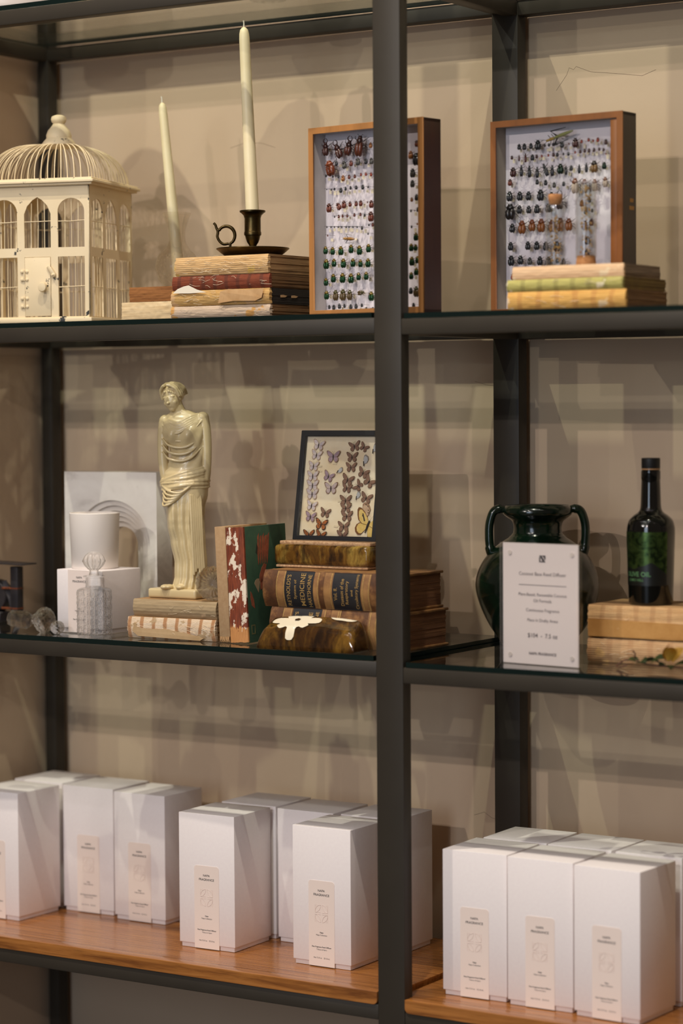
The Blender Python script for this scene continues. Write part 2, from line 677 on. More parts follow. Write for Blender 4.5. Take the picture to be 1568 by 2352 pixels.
G1, G2 = 'white boxes on the left teak board', 'white boxes on the right teak board'
proto = make_box('white diffuser box')
first = True
for x, y, rz, z, g, lb in (
        (-0.434, 0.104, 1.5, ZC_L, G1, 'sharp white box standing forward alone between the left group and the front post'),
        (-0.194, 0.097, 0, ZC_L, G1, 'white box nearest the left side of the front post, its label in focus'),
        (-0.433, 0.230, 0.5, ZC_L, G1, 'white box in the rear row, hidden behind the sharp forward box'),
        (-0.307, 0.220, 0.5, ZC_L, G1, 'white box in the rear row seen between the two forward boxes'),
        (-0.180, 0.226, 0.5, ZC_L, G1, 'rear white box whose right side shows just right of the front post'),
        (-0.667, 0.220, 0, ZC_L, G1, 'white box with its shaded right side exposed, left group, rightmost'),
        (-0.796, 0.234, 1.5, ZC_L, G1, 'white box in the middle of the left group, between two others'),
        (-0.9165, 0.112, -1.5, ZC_L, G1, 'white box cut by the left picture edge, standing forward'),
        (-0.923, 0.246, 0, ZC_L, G1, 'white box behind the forward box at the left picture edge'),
        (0.115, 0.066, 1.3, ZC_R, G2, 'front left white box of the right hand block, beside the front post'),
        (0.2345, 0.061, 0, ZC_R, G2, 'front middle white box of the right hand block'),
        (0.3545, 0.051, -3.0, ZC_R, G2, 'front right white box of the right hand block, its side in shade'),
        (0.1215, 0.188, 1.5, ZC_R, G2, 'rear left white box of the right hand block'),
        (0.2395, 0.186, -1.5, ZC_R, G2, 'rear middle white box of the right hand block'),
        (0.362, 0.183, 0, ZC_R, G2, 'rear right white box at the right picture edge')):
    o = proto if first else dup(proto, (0, 0, 0))
    first = False
    o.location = (x, y, z)
    o.rotation_euler = (0, 0, R(rz))
    tag(o, lb, 'box', g)
# ================================================================ birdcage
def distressed():
    t = NT('distressed_cream_paint')
    n = t.noise(34, detail=7, rough=0.7)
    w = t.noise(8, detail=3)
    chip = t.step(n, 0.61, 0.62)
    t.color(t.mix(chip, t.ramp(w, [(0.3, (228, 208, 168)), (0.7, (238, 220, 184))]), (36, 36, 34)))
    t.set(rough=0.55)
    return t.m
M_CAGE = distressed()
M_CAGEW = plain('cream_wire_paint', (232, 214, 176), 0.5, c2=(220, 200, 162), ns=30)
def birdcage():
    s, h = 0.196, 0.238
    t = thing('birdcage', 'distressed cream metal birdcage with arched windows and wire dome', 'birdcage', (-0.738, 0.040, ZA_L), R(15.5))
    hs = s / 2
    ob('base', box(-hs - 0.004, hs + 0.004, -0.004, s + 0.004, 0.0003, 0.009, 0.0015), M_CAGE, t)
    def panel(rz, loc, door):
        lp = [rrect(-hs, hs, 0.009, h)]
        for k in (-1, 0, 1):
            xc = k * 0.0635
            up_ = arch(xc, 0.025, 0.131, 0.193, 0.023)
            if k == 0:
                up_ = [(xc - 0.025, 0.131), (xc + 0.025, 0.131), (xc + 0.025, 0.190), (xc + 0.019, 0.204), (xc + 0.009, 0.214), (xc, 0.219), (xc - 0.009, 0.214), (xc - 0.019, 0.204), (xc - 0.025, 0.190)]
            lp.append(up_)
            lp.append(rrect(xc - 0.025, xc + 0.025, 0.011, 0.115))
        p = ob('wall_panel', cutout(lp, 0.0022), M_CAGE, t, loc, (0, 0, rz))
        for k in (-1, 0, 1):
            xc = k * 0.0635
            bm = bmesh.new()
            for i in range(3):
                x = xc + (i - 1) * 0.0125
                add_tube(bm, [(x + random.uniform(-.0006, .0006), 0.0032, 0.129), (x, 0.0032 + random.uniform(-.001, .001), 0.17), (x + random.uniform(-.0006, .0006), 0.0032, 0.217 - abs(i - 1) * 0.008)], 0.00085, 6)
            add_tube(bm, [(xc - 0.026, 0.0018, 0.1765), (xc, 0.0012, 0.176 + random.uniform(-.001, .001)), (xc + 0.026, 0.0018, 0.1772)], 0.00085, 6)
            ob('window_grille', finish(bm, smooth=60), M_CAGEW, p)
            if door and k == 0:
                continue
            bm = bmesh.new()
            for i in range(4):
                x = xc + (i - 1.5) * 0.0118
                add_tube(bm, [(x, 0.0032, 0.009), (x + random.uniform(-.0012, .0012), 0.0032, 0.06), (x + random.uniform(-.0008, .0008), 0.0032, 0.1165)], 0.00085, 6)
            add_tube(bm, [(xc - 0.026, 0.0018, 0.062), (xc + 0.026, 0.0018, 0.0635)], 0.00085, 6)
            ob('window_grille', finish(bm, smooth=60), M_CAGEW, p)
    panel(0, (0, 0, 0), True)
    panel(PI / 2, (hs, hs, 0), False)
    panel(PI, (0, s, 0), False)
    panel(-PI / 2, (-hs, hs, 0), False)
    d = ob('door', box(-0.0243, 0.0243, -0.0012, 0.001, 0.0122, 0.1142, 0.0006), M_CAGE, t)
    bm = bmesh.new()
    add_lathe(bm, [(0.0, 0), (0.004, 0), (0.0035, 0.004), (0.0075, 0.007), (0.0085, 0.010), (0.0072, 0.013), (0, 0.0142)], 24, (0.013, -0.001, 0.062), axis=(0, -1, 0))
    ob('knob', finish(bm, smooth=50), M_CAGEW, d)
    bm = bmesh.new()
    add_tube(bm, [(0.021, -0.0035, 0.098), (0.026, -0.0045, 0.091), (0.031, -0.0035, 0.083)], [0.004, 0.0042, 0.0045], 10, flat=0.45)
    add_ball(bm, (0.031, -0.004, 0.083), (0.0045, 0.0028, 0.0045))
    add_ball(bm, (0.031, -0.0065, 0.083), 0.0018)
    ob('latch', finish(bm, smooth=50), M_CAGEW, d)
    for z in (0.083, 0.036):
        bm = bmesh.new()
        add_tube(bm, [(-0.025, -0.002, z - 0.009), (-0.025, -0.002, z + 0.009)], 0.0016, 8)
        for dz in (-0.007, 0.007):
            for sx in (-1, 1):
                add_ball(bm, (-0.025 + sx * 0.0048, -0.0015, z + dz), (0.0032, 0.0016, 0.0032), 10)
        ob('hinge', finish(bm, smooth=50), M_CAGEW, d)
    bm = bmesh.new()
    for (o_, z0, z1) in ((0.008, h, h + 0.005), (0.0125, h + 0.004, h + 0.009), (0.009, h + 0.008, h + 0.0125)):
        lp0 = (-hs - o_, hs + o_, -o_, s + o_)
        w_ = 0.02 + o_
        add_box(bm, lp0[0], lp0[1], lp0[2], lp0[2] + w_, z0, z1, 0.001, 1)
        add_box(bm, lp0[0], lp0[1], lp0[3] - w_, lp0[3], z0, z1, 0.001, 1)
        add_box(bm, lp0[0], lp0[0] + w_, lp0[2] + w_ - .001, lp0[3] - w_ + .001, z0, z1, 0.001, 1)
        add_box(bm, lp0[1] - w_, lp0[1], lp0[2] + w_ - .001, lp0[3] - w_ + .001, z0, z1, 0.001, 1)
    ob('eave', finish(bm, smooth=35), M_CAGE, t)
    e = 0.094
    zt = h + 0.0115
    for side in range(4):
        for k in range(15):
            u = -e + 2 * e * (k + (0.5 if side % 2 else 0.0)) / 15
            p0 = Matrix.Rotation(side * PI / 2, 3, 'Z') @ Vector((u, -e, 0))
            jx = random.uniform(-.0015, .0015)
            pts = []
            for i in range(13):
                a = PI / 2 * i / 12
                f = 0.13 + 0.87 * math.cos(a) ** 0.72
                pts.append((p0.x * f + jx * math.sin(a), hs + p0.y * f + jx * math.sin(a), zt + 0.0685 * math.sin(a) ** 1.0))
            bm = bmesh.new()
            add_tube(bm, pts, 0.00095, 6)
            ob('dome_wire', finish(bm, smooth=60), M_CAGEW, t)
    fin = lathe([(0, -0.006), (0.026, -0.004), (0.0305, 0.0), (0.0300, 0.003), (0.0262, 0.008), (0.0222, 0.0125), (0.0226, 0.018), (0.0195, 0.026), (0.0125, 0.0345), (0.0098, 0.0385), (0.0126, 0.0415), (0.0138, 0.046), (0.0124, 0.051), (0.006, 0.0538), (0, 0.054)], 40)
    ob('finial', fin, M_CAGE, t, (0, hs, zt + 0.0685))
    return t
birdcage()

# ================================================================ books
def spine_mat(name, base, base2, line=(150, 110, 60), torn=(240, 228, 206), amt=0.60, band=None, lines=420, fib=1.0, lw=0.5, rough=0.8):
    """old bared spine: signature lines across the thickness, frayed fibres along it, torn patches, sewing bands"""
    t = NT(name)
    fi = t.noise(60, (0.35, 1, 5), detail=6, rough=0.7)
    pa = t.noise(26, (1.0, 1, 1.6), detail=7, rough=0.62)
    c = t.ramp(fi, [(0.30, base2), (0.65, base)])
    wv = t.wave(lines * 0.36, 'Z', 1.2)
    c = t.mix(t.mul(t.step(wv, 0.62, 0.95), lw), c, line)
    if band:
        bx, bc, bamt = band
        wb = t.wave(bx, 'X', 1.5)
        c = t.mix(t.mul(t.step(wb, 0.72, 0.9), bamt), c, bc)
    c = t.mix(t.step(pa, amt, amt + 0.03), c, torn)
    t.color(c)
    t.set(rough=rough)
    mixh = t.mix(0.5, wv, fi)
    t.bump(mixh, 0.5 * fib, 0.0012)
    return t.m
def pages_mat(name, base, dark, sc=700, axis='Z'):
    t = NT(name)
    wv = t.wave(sc * 0.34, axis, 3.0, dscale=1.0)
    n = t.noise(40, (0.3, 0.3, 8) if axis == 'Z' else (8, 0.3, 0.3), detail=5)
    c = t.mix(t.mul(t.step(wv, 0.4, 1.0), 0.35), t.ramp(n, [(0.3, dark), (0.62, base)]), dark)
    t.color(c).set(rough=0.85)
    t.bump(wv, 0.25, 0.0005)
    return t.m
M_PG_TAN = pages_mat('tan_page_edges', (186, 148, 100), (126, 92, 56))
M_PG_BROWN = pages_mat('brown_page_edges', (140, 104, 64), (92, 64, 36))
M_PG_CREAM = pages_mat('cream_page_edges', (232, 208, 166), (204, 174, 128), 520)
M_PG_RUST = pages_mat('rust_page_edges', (166, 110, 58), (116, 70, 32), 600)
M_PG_GREY = pages_mat('grey_page_edges', (150, 130, 108), (98, 80, 62))
M_THREAD = plain('frayed_thread', (236, 220, 190), 0.9)
M_TANPAPER = plain('tan_torn_paper', (206, 168, 122), 0.9, c2=(188, 146, 98), ns=40)
M_DARKEDGE = pages_mat('blackened_page_edges', (44, 36, 28), (24, 20, 16))

def pageblock(w, d, h, layers=9, jit=0.0008, sag=0.0):
    bm = bmesh.new()
    z = 0
    hs_ = [random.uniform(0.7, 1.3) for _ in range(layers)]
    k = h / sum(hs_)
    for q in hs_:
        j = [random.uniform(-jit, jit) for _ in range(4)]
        add_box(bm, -w / 2 + j[0], w / 2 + j[1], 0.001, d + j[2], z, z + q * k + 0.00015)
        z += q * k
    return finish(bm)
def spineblock(w, h, bulge, thick=0.004, nx=40, nz=14, rag=0.0, ridge=0.0):
    """rounded spine slab: front at y=-bulge(z)"""
    bm = bmesh.new()
    grid = []
    for j in range(nz + 1):
        v = j / nz
        row = []
        for i in range(nx + 1):
            u = i / nx
            y = -bulge * (1 - (2 * v - 1) ** 2)
            if ridge:
                y -= ridge * max(0, math.sin(v * PI * 9)) * 0.5
            y += rag * noise.noise(Vector((u * 30, v * 6, w * 50)))
            x = -w / 2 + w * u
            if i in (0, nx):
                x += rag * 2 * noise.noise(Vector((v * 9, i, h * 300)))
            row.append(bm.verts.new((x, y, h * v)))
        grid.append(row)
    back = [[bm.verts.new((grid[j][i].co.x, thick, grid[j][i].co.z)) for i in (0, nx)] for j in range(nz + 1)]
    for j in range(nz):
        for i in range(nx):
            bm.faces.new((grid[j][i], grid[j][i + 1], grid[j + 1][i + 1], grid[j + 1][i]))
        bm.faces.new((grid[j][0], grid[j + 1][0], back[j + 1][0], back[j][0]))
        bm.faces.new((grid[j][nx], back[j][1], back[j + 1][1], grid[j + 1][nx]))
        bm.faces.new((back[j][0], back[j + 1][0], back[j + 1][1], back[j][1]))
    bm.faces.new([v for v in grid[0]] + [back[0][1], back[0][0]])
    bm.faces.new([v for v in grid[nz]] + [back[nz][1], back[nz][0]])
    return finish(bm, smooth=50)
def threads(w, z0, z1, n, y=-0.003, ln=0.02):
    bm = bmesh.new()
    for _ in range(n):
        x = random.uniform(-w / 2, w / 2)
        z = random.uniform(z0, z1)
        a = random.uniform(-0.6, 0.6)
        l_ = ln * random.uniform(0.4, 1.2)
        pts = [(x, y, z), (x + l_ * 0.5 * math.cos(a), y - random.uniform(0.0005, 0.002), z + l_ * 0.5 * math.sin(a) * 0.5 + random.uniform(-.002, .002)), (x + l_ * math.cos(a), y - random.uniform(0, 0.0015), z + l_ * math.sin(a) * 0.5)]
        add_tube(bm, spline(pts, 4), 0.00022, 4)
    return finish(bm)
def flap(pts2, y, thick=0.0006, curl=0.004):
    """torn paper piece lying against the spine"""
    me = cutout([pts2], thick)
    xs = [p[0] for p in pts2]
    zs = [p[1] for p in pts2]
    for v in me.vertices:
        e = abs((v.co.x - sum(xs) / len(xs)) / (max(xs) - min(xs)))
        v.co.y += y - curl * e * e
    return me
def flat_book(label, loc, rz, w, d, h, sm, pm, bulge=0.004, group=None, rag=0.0008, nthreads=0, layers=9, ridge=0.0, covers=None):
    t = thing('book', label, 'book', loc, R(rz), group)
    pb = ob('page_block', pageblock(w - 0.003, d, h - 0.0006, layers), pm, t, (0, 0, 0.0003))
    ob('spine', spineblock(w, h - 0.0004, bulge, rag=rag, ridge=ridge), sm, t, (0, 0, 0.0002))
    if nthreads:
        ob('loose_threads', threads(w * 0.9, h * 0.15, h * 0.9, nthreads, -bulge), M_THREAD, t)
    return t
GS = 'old bare books stacked under the candlestick'
SP1 = spine_mat('frayed_straw_spine', (220, 184, 132), (188, 146, 94), (196, 150, 84), (216, 176, 92), 0.60, None, 260, 1.2, 0.3)
SP2 = spine_mat('red_cloth_spine', (140, 66, 34), (104, 44, 24), (78, 34, 20), (226, 206, 178), 0.74, (13, (78, 38, 24), 0.6), 500, 1.0, 0.4)
SP3 = spine_mat('gilt_paper_spine', (214, 176, 112), (186, 140, 74), (150, 104, 48), (206, 166, 118), 0.56, None, 330, 1.2, 0.5)
SP4 = spine_mat('grey_paper_spine', (206, 186, 164), (188, 166, 142), (170, 120, 66), (200, 150, 84), 0.57, None, 330, 1.2, 0.3)
b1 = flat_book('top book of the candlestick stack, frayed straw-coloured spine', (-0.354, 0.053, 1.5235), -1.2, 0.192, 0.128, 0.0315, SP1, M_PG_TAN, 0.004, GS, 0.001, 46)
b2 = flat_book('book with a worn red-brown cloth spine, second from the top under the candlestick', (-0.356, 0.053, 1.4995), -0.5, 0.199, 0.128, 0.0237, SP2, M_PG_BROWN, 0.0035, GS, 0.0006, 16)
b3 = flat_book('book with torn tan paper hanging off its gilt spine and blackened page edges', (-0.357, 0.053, 1.4732), -0.5, 0.201, 0.13, 0.0261, SP3, M_DARKEDGE, 0.004, GS, 0.001, 20)
b4 = flat_book('lowest book of the candlestick stack, grey paper scraps on its spine', (-0.3575, 0.053, ZA_L + 0.0002), 0.0, 0.202, 0.13, 0.0210, SP4, M_PG_BROWN, 0.0035, GS, 0.001, 8)
ob('torn_paper', flap([(0.0, 0.003), (0.03, 0.006), (0.075, 0.005), (0.088, 0.010), (0.092, 0.025), (0.06, 0.024), (0.02, 0.026), (0.004, 0.022)], -0.0065), M_TANPAPER, b3)
ob('torn_paper', flap([(-0.095, 0.022), (-0.06, 0.021), (-0.025, 0.022), (-0.045, 0.027), (-0.062, 0.0345), (-0.072, 0.033), (-0.085, 0.029)], -0.0062, curl=0.0), plain('pale_torn_paper', (240, 230, 210), 0.9), b3)
for x in (0.03, 0.062):
    ob('paper_scrap', cutout([[(0, 0), (0.014, 0.0005), (0.02, 0.003), (0.009, 0.0045), (0.001, 0.004)]], 0.0004), M_TANPAPER, b3, (0.1000, x, 0.011), (0, 0, PI / 2))
GL = 'pair of books lying beside the birdcage'
SPL = plain('plain_tan_spine', (170, 130, 86), 0.85, c2=(150, 108, 66), ns=40)
flat_book('cream-edged book lying lowest beside the birdcage, page edges outward', (-0.5315, 0.098, ZA_L + 0.0002), 0, 0.135, 0.21, 0.0335, M_PG_CREAM, M_PG_CREAM, 0.0015, GL, 0.0012)
flat_book('rust-edged book lying on the cream-edged one beside the birdcage', (-0.524, 0.100, ZA_L + 0.0339), 0, 0.118, 0.20, 0.0255, M_PG_RUST, M_PG_RUST, 0.001, GL, 0.001)

# ================================================================ candlestick and tapers
def candlestick():
    t = thing('chamberstick', 'aged brass chamberstick with finger loop on the left book stack', 'candlestick', (-0.332, 0.112, 1.5553), R(30))
    ob('pan', lathe([(0, 0.0002), (0.044, 0.0002), (0.047, 0.0015), (0.0535, 0.006), (0.0595, 0.0112), (0.0615, 0.0128), (0.0612, 0.0142), (0.0580, 0.0132), (0.050, 0.0075), (0.044, 0.004), (0.0, 0.004)], 72), M_BRASS, t)
    ob('stem', lathe([(0, 0.0035), (0.0125, 0.0035), (0.0115, 0.006), (0.0075, 0.010), (0.006, 0.015), (0.0062, 0.019), (0.0095, 0.024), (0.0115, 0.029), (0.0128, 0.035), (0.0143, 0.036), (0.0146, 0.040), (0.0140, 0.0415), (0.0137, 0.043), (0.0136, 0.064), (0.0150, 0.069), (0.0185, 0.0725), (0.0215, 0.0745), (0.0218, 0.0768), (0.0205, 0.0775), (0.0125, 0.0768), (0.0118, 0.069), (0, 0.068)], 56), M_BRASS, t)
    bm = bmesh.new()
    pts = []
    for k in range(25):
        a = R(-62 + 312 * k / 24)
        pts.append((-0.0445 + 0.0145 * math.cos(a), 0, 0.036 + 0.0155 * math.sin(a)))
    pts = [(-0.0415, 0, 0.0095), (-0.0385, 0, 0.0135)] + pts[:17]
    pts = pts + [(-0.0605, 0, 0.0475), (-0.0625, 0, 0.0535), (-0.0655, 0, 0.057)]
    pts = spline(pts, 3)
    rr = [0.0021 + 0.0010 * (1 - abs(2 * i / (len(pts) - 1) - 1)) for i in range(len(pts))]
    add_tube(bm, pts, rr, 12, flat=1.5)
    low = [(-0.0555, 0, 0.026), (-0.0595, 0, 0.034), (-0.0585, 0, 0.042), (-0.0605, 0, 0.0485)]
    add_tube(bm, spline([(-0.0405, 0, 0.0225), (-0.049, 0, 0.0215)] + low, 4), 0.0024, 10, flat=1.4)
    ob('finger_loop', finish(bm, smooth=60), M_BRASS, t)
    return t
candlestick()
def taper(label, base, top, r0, r1):
    base, top = Vector(base), Vector(top)
    L_ = (top - base).length
    t = thing('taper_candle', label, 'candle', base, 0, 'ivory taper candles')
    t.rotation_euler = Vector((0, 0, 1)).rotation_difference(top - base).to_euler()
    w = 0.0105
    ob('wax', lathe([(0, 0), (r0, 0)] + [(r0 + (r1 - r0) * k / 8, (L_ - w - 0.020) * k / 8) for k in range(1, 9)] + [(r1 * 0.93, L_ - w - 0.0115), (r1 * 0.75, L_ - w - 0.005), (r1 * 0.38, L_ - w - 0.0012), (0, L_ - w)], 32, 60), M_WAX, t)
    bm = bmesh.new()
    add_tube(bm, [(0, 0, L_ - w - 0.003), (0.0004, 0, L_ - 0.004), (0, 0, L_)], [0.0017, 0.0012, 0.0016], 8)
    ob('wick', finish(bm, smooth=60), M_WICK, t)
taper('tall ivory taper candle standing in the brass chamberstick', (-0.332, 0.112, 1.6238), (-0.3470, 0.112, 1.950), 0.0113, 0.0088)

def carafe():
    t = thing('glass_carafe', 'small crystal carafe with flared mouth behind the books, holding a candle', 'carafe', (-0.566, 0.215, ZA_L + 0.0597), 0)
    M = cut_glass('thin_crystal', (252, 251, 249), 0.8)
    def fn(a, z, r):
        if 0.012 < z < 0.066:
            u, q = a * 12 / (2 * PI), z / 0.011
            d1, d2 = abs(((u + q) % 1) - 0.5), abs(((u - q) % 1) - 0.5)
            return -0.0015 * max(0, 1 - d1 * 9) - 0.0015 * max(0, 1 - d2 * 9)
        return 0
    prof = [(0, 0), (0.019, 0.0)] + [(p.x, p.z) for p in spline([(0.022, 0, 0.002), (0.033, 0, 0.018), (0.0385, 0, 0.038), (0.034, 0, 0.058), (0.022, 0, 0.072), (0.0155, 0, 0.084), (0.0150, 0, 0.098), (0.0175, 0, 0.112), (0.026, 0, 0.134)], 6)]
    inner = [(r - 0.0022, z + 0.001) for r, z in reversed(prof[2:])] + [(0, 0.006)]
    ob('vessel', lathe(prof + inner, 96, 30, fn), M, t)
carafe()
taper('shorter ivory taper candle leaning in the crystal carafe', (-0.560, 0.215, ZA_L + 0.0670), (-0.5965, 0.215, 1.8525), 0.0108, 0.0076)

# ================================================================ insect specimen boxes
BEETLES_A = [(-968,2780,286,"stag",0),(-708,2730,323,"stag",-25),(-463,2766,329,"stagr",15),(-235,2772,382,"long",8),(0,2750,106,"orange",0),(-874,2449,293,"roach",-15),(-736,2509,92,"black",0),(-567,2474,146,"grey",-10),(-419,2490,115,"brown",0),(-273,2508,145,"grey",0),(-102,2496,107,"black",0),(12,2495,122,"grey",0),(-964,2316,54,"black",0),(-814,2295,46,"black",0),(-695,2288,62,"black",0),(-594,2256,115,"orange",0),(-463,2268,84,"brown",0),(-340,2270,77,"brown",0),(-210,2289,61,"red",0),(-104,2290,69,"red",0),(6,2278,76,"red",0),(-950,2091,28,"black",0),(-851,2082,43,"black",0),(-781,2088,54,"black",0),(-642,2064,100,"black",0),(-540,2078,69,"black",0),(-434,2087,69,"black",0),(-311,2085,77,"black",0),(-172,2084,92,"black",0),(-60,2077,46,"black",0),(-901,1794,170,"brown",0),(-577,1829,146,"brown",0),(-447,1825,100,"brown",0),(-315,1826,104,"brown",0),(-218,1828,115,"brown",0),(-74,1831,38,"brown",0),(6,1803,145,"brown",0),(-783,1636,43,"black",0),(-693,1636,69,"brown",0),(-609,1639,62,"brown",0),(-509,1633,61,"brown",0),(-355,1643,69,"brown",0),(-226,1644,69,"brown",0),(-137,1625,58,"black",0),(-3,1605,183,"brown",0),(-951,1475,40,"black",0),(-863,1470,40,"black",0),(-787,1466,40,"black",0),(-705,1462,40,"black",0),(-627,1458,40,"black",0),(-535,1453,40,"black",0),(-470,1450,40,"black",0),(-387,1446,40,"black",0),(-298,1441,40,"black",0),(-195,1422,69,"black",0),(-47,1463,46,"black",0),(34,1466,76,"brown",0),(-936,1335,40,"brown",0),(-66,1322,43,"black",0),(-984,1101,147,"green",0),(-829,1083,147,"green",0),(-651,1081,170,"green",0),(-431,1099,161,"green",0),(-251,1072,176,"green",0),(-58,1094,160,"green",0),(-971,876,186,"green",0),(-802,889,155,"green",0),(-598,875,177,"green",0),(-392,874,161,"green",0),(-232,855,146,"green",0),(-70,858,168,"green",0),(-980,581,148,"green",0),(-819,637,163,"green",0),(-618,634,185,"green",0),(-435,622,185,"green",0),(-273,644,146,"green",0),(-111,648,153,"green",0),(-970,363,163,"green",0),(-770,357,201,"olive",0),(-610,359,216,"olive",0),(-464,351,193,"olive",0),(-6,315,176,"green",0),(-912,160,78,"black",0),(-813,153,101,"black",0),(-690,168,101,"black",0),(-581,168,77,"black",0),(-445,150,100,"black",0),(-333,157,100,"black",0),(-208,166,69,"black",0),(-112,109,61,"black",0),(25,105,61,"black",0),(957,2706,120,"brown",0),(836,2535,150,"orange",0),(948,2467,225,"black",0),(873,2248,165,"grey",0),(867,2076,135,"grey",0),(850,1821,83,"orange",0),(951,1853,120,"black",0),(833,1642,53,"black",0),(911,1638,30,"brown",0),(975,1657,90,"black",0),(843,1386,53,"black",0),(960,1425,45,"orange",0),(933,1231,150,"green",0),(835,1063,143,"green",0),(926,1056,120,"green",0),(847,844,166,"green",0),(960,862,135,"green",0),(832,611,136,"green",0),(935,675,143,"green",0),(821,370,121,"black",0),(933,359,196,"olive",0),(877,135,90,"black",0),(-696,1805,146,"brown",-30),(-220,369,153,"olive",80),(-476,1255,231,"cricket",-85)]
BEETLES_B = [(-784,2719,109,"black",0),(-685,2716,121,"black",0),(-562,2718,108,"black",0),(-429,2730,183,"black",0),(-300,2704,52,"black",0),(-222,2709,62,"black",0),(-146,2710,58,"black",0),(-93,2717,62,"black",0),(23,2699,113,"black",0),(149,2701,41,"brown",0),(269,2717,175,"dbrown",0),(384,2725,66,"red",0),(513,2741,72,"red",0),(594,2719,51,"red",0),(682,2731,86,"red",0),(828,2689,102,"dbrown",0),(-924,2554,73,"dbrown",0),(-787,2539,115,"slim",0),(-664,2537,167,"slim",0),(-533,2533,114,"black",0),(-452,2540,73,"dbrown",0),(-357,2540,52,"red",0),(-234,2545,52,"red",0),(-137,2551,79,"dbrown",0),(-67,2546,78,"black",0),(47,2547,52,"black",0),(141,2543,72,"black",0),(264,2559,51,"red",0),(360,2567,72,"dbrown",0),(441,2574,72,"dbrown",0),(520,2573,78,"dbrown",0),(612,2575,78,"dbrown",0),(707,2581,65,"dbrown",0),(785,2565,65,"dbrown",0),(828,2497,37,"red",0),(-900,2323,178,"dbrown",0),(-744,2338,209,"slimb",0),(-591,2318,219,"slimb",0),(-443,2294,204,"slimb",0),(-294,2327,245,"slimb",-22),(-160,2304,203,"slimb",0),(-9,2323,190,"dgreen",0),(95,2292,165,"slimb",0),(191,2317,103,"black",0),(340,2297,164,"slimb",0),(471,2310,174,"slimb",0),(614,2321,215,"bee",0),(797,2320,133,"dgreen",0),(-961,2159,126,"brown",0),(-444,2134,100,"black",0),(-285,2115,104,"black",0),(-124,2068,103,"grey",0),(51,2074,87,"black",0),(262,2045,278,"striped",0),(435,2025,257,"striped",0),(621,2030,215,"striped",0),(815,2064,184,"striped",0),(-969,1939,185,"black",0),(-775,1932,171,"black",0),(-609,1925,167,"black",0),(-381,1927,208,"black",0),(-176,1891,166,"black",0),(-23,1814,300,"stagd",0),(525,1794,103,"black",0),(386,1750,123,"orange",0),(-958,1697,294,"blackbig",0),(-783,1715,157,"black",0),(-605,1704,146,"black",0),(-450,1708,167,"black",0),(-242,1712,166,"black",0),(458,1617,113,"grey",0),(577,1623,72,"black",0),(-921,1423,168,"black",0),(-735,1435,247,"amber",0),(-545,1452,219,"amber",0),(-370,1444,246,"amber",0),(-170,1428,228,"amber",0),(-12,1441,248,"amber",0),(145,1433,227,"amber",0),(445,1398,175,"amber",0),(565,1443,133,"brown",0),(-952,1130,158,"black",0),(-625,1126,157,"black",0),(-457,1119,163,"black",0),(-286,1105,166,"black",0),(-81,1092,191,"dbrown",0),(488,1160,154,"dbrown",0),(-943,899,193,"black",0),(-767,902,172,"black",0),(-589,874,142,"grey",0),(-399,873,167,"black",0),(-238,860,171,"black",0),(-69,857,100,"black",0),(47,838,124,"black",0),(475,955,154,"dbrown",0),(-912,635,126,"red",0),(-20,2836,516,"hopper",-105)]

INK = {}
def insect_mats(k):
    pal = {'stag': ((58, 26, 22), (66, 34, 26)), 'stagr': ((50, 22, 16), (74, 34, 22)), 'stagd': ((30, 22, 26), (44, 26, 28)), 'long': ((54, 26, 18), (88, 42, 24)),
           'orange': ((128, 78, 36), (150, 94, 42)), 'roach': ((122, 60, 30), (104, 48, 24)), 'black': ((20, 22, 24), (32, 34, 38)), 'blackbig': ((16, 16, 18), (28, 24, 24)),
           'grey': ((52, 50, 46), (70, 68, 62)), 'brown': ((70, 30, 20), (104, 46, 28)), 'red': ((110, 38, 20), (140, 50, 26)), 'green': ((112, 92, 30), (16, 70, 38)),
           'olive': ((70, 64, 26), (84, 66, 34)), 'cricket': ((168, 128, 70), (150, 108, 56)), 'dbrown': ((44, 22, 20), (62, 30, 26)), 'slim': ((60, 24, 18), (74, 28, 20)),
           'slimb': ((18, 18, 20), (28, 28, 32)), 'dgreen': ((24, 36, 22), (18, 44, 28)), 'bee': ((40, 30, 20), (120, 90, 50)), 'striped': ((116, 74, 52), (226, 206, 186)),
           'amber': ((112, 58, 26), (136, 80, 36)), 'hopper': ((160, 130, 62), (134, 136, 84))}[k]
    met = 0.55 if k in ('green', 'dgreen') else 0.0
    if k not in INK:
        a = plain('insect_thorax_' + k, pal[0], 0.28, met, coat=0.5, coatr=0.1)
        if k == 'striped':
            t = NT('insect_wing_case_striped')
            w = t.wave(620, 'X', 0.2)
            t.color(t.mix(t.step(w, 0.45, 0.6), (84, 52, 40), (232, 216, 196))).set(rough=0.4)
            b = t.m
        elif k == 'green':
            t = NT('insect_wing_case_green')
            n = t.noise(260, detail=3)
            t.color(t.ramp(n, [(0.35, (10, 52, 30)), (0.55, (20, 74, 36)), (0.75, (92, 84, 30))])).set(rough=0.25, metal=0.6, coat=0.5)
            b = t.m
        else:
            b = plain('insect_wing_case_' + k, pal[1], 0.3, met, coat=0.5, coatr=0.1)
        INK[k] = [a, b, M_LEG, M_SLIP, M_PIN]
    return INK[k]
M_LEG = plain('insect_leg', (26, 20, 18), 0.4)
M_SLIP = plain('data_label_paper', (226, 214, 188), 0.8)
M_PIN = plain('insect_pin', (40, 40, 42), 0.3, 0.8)
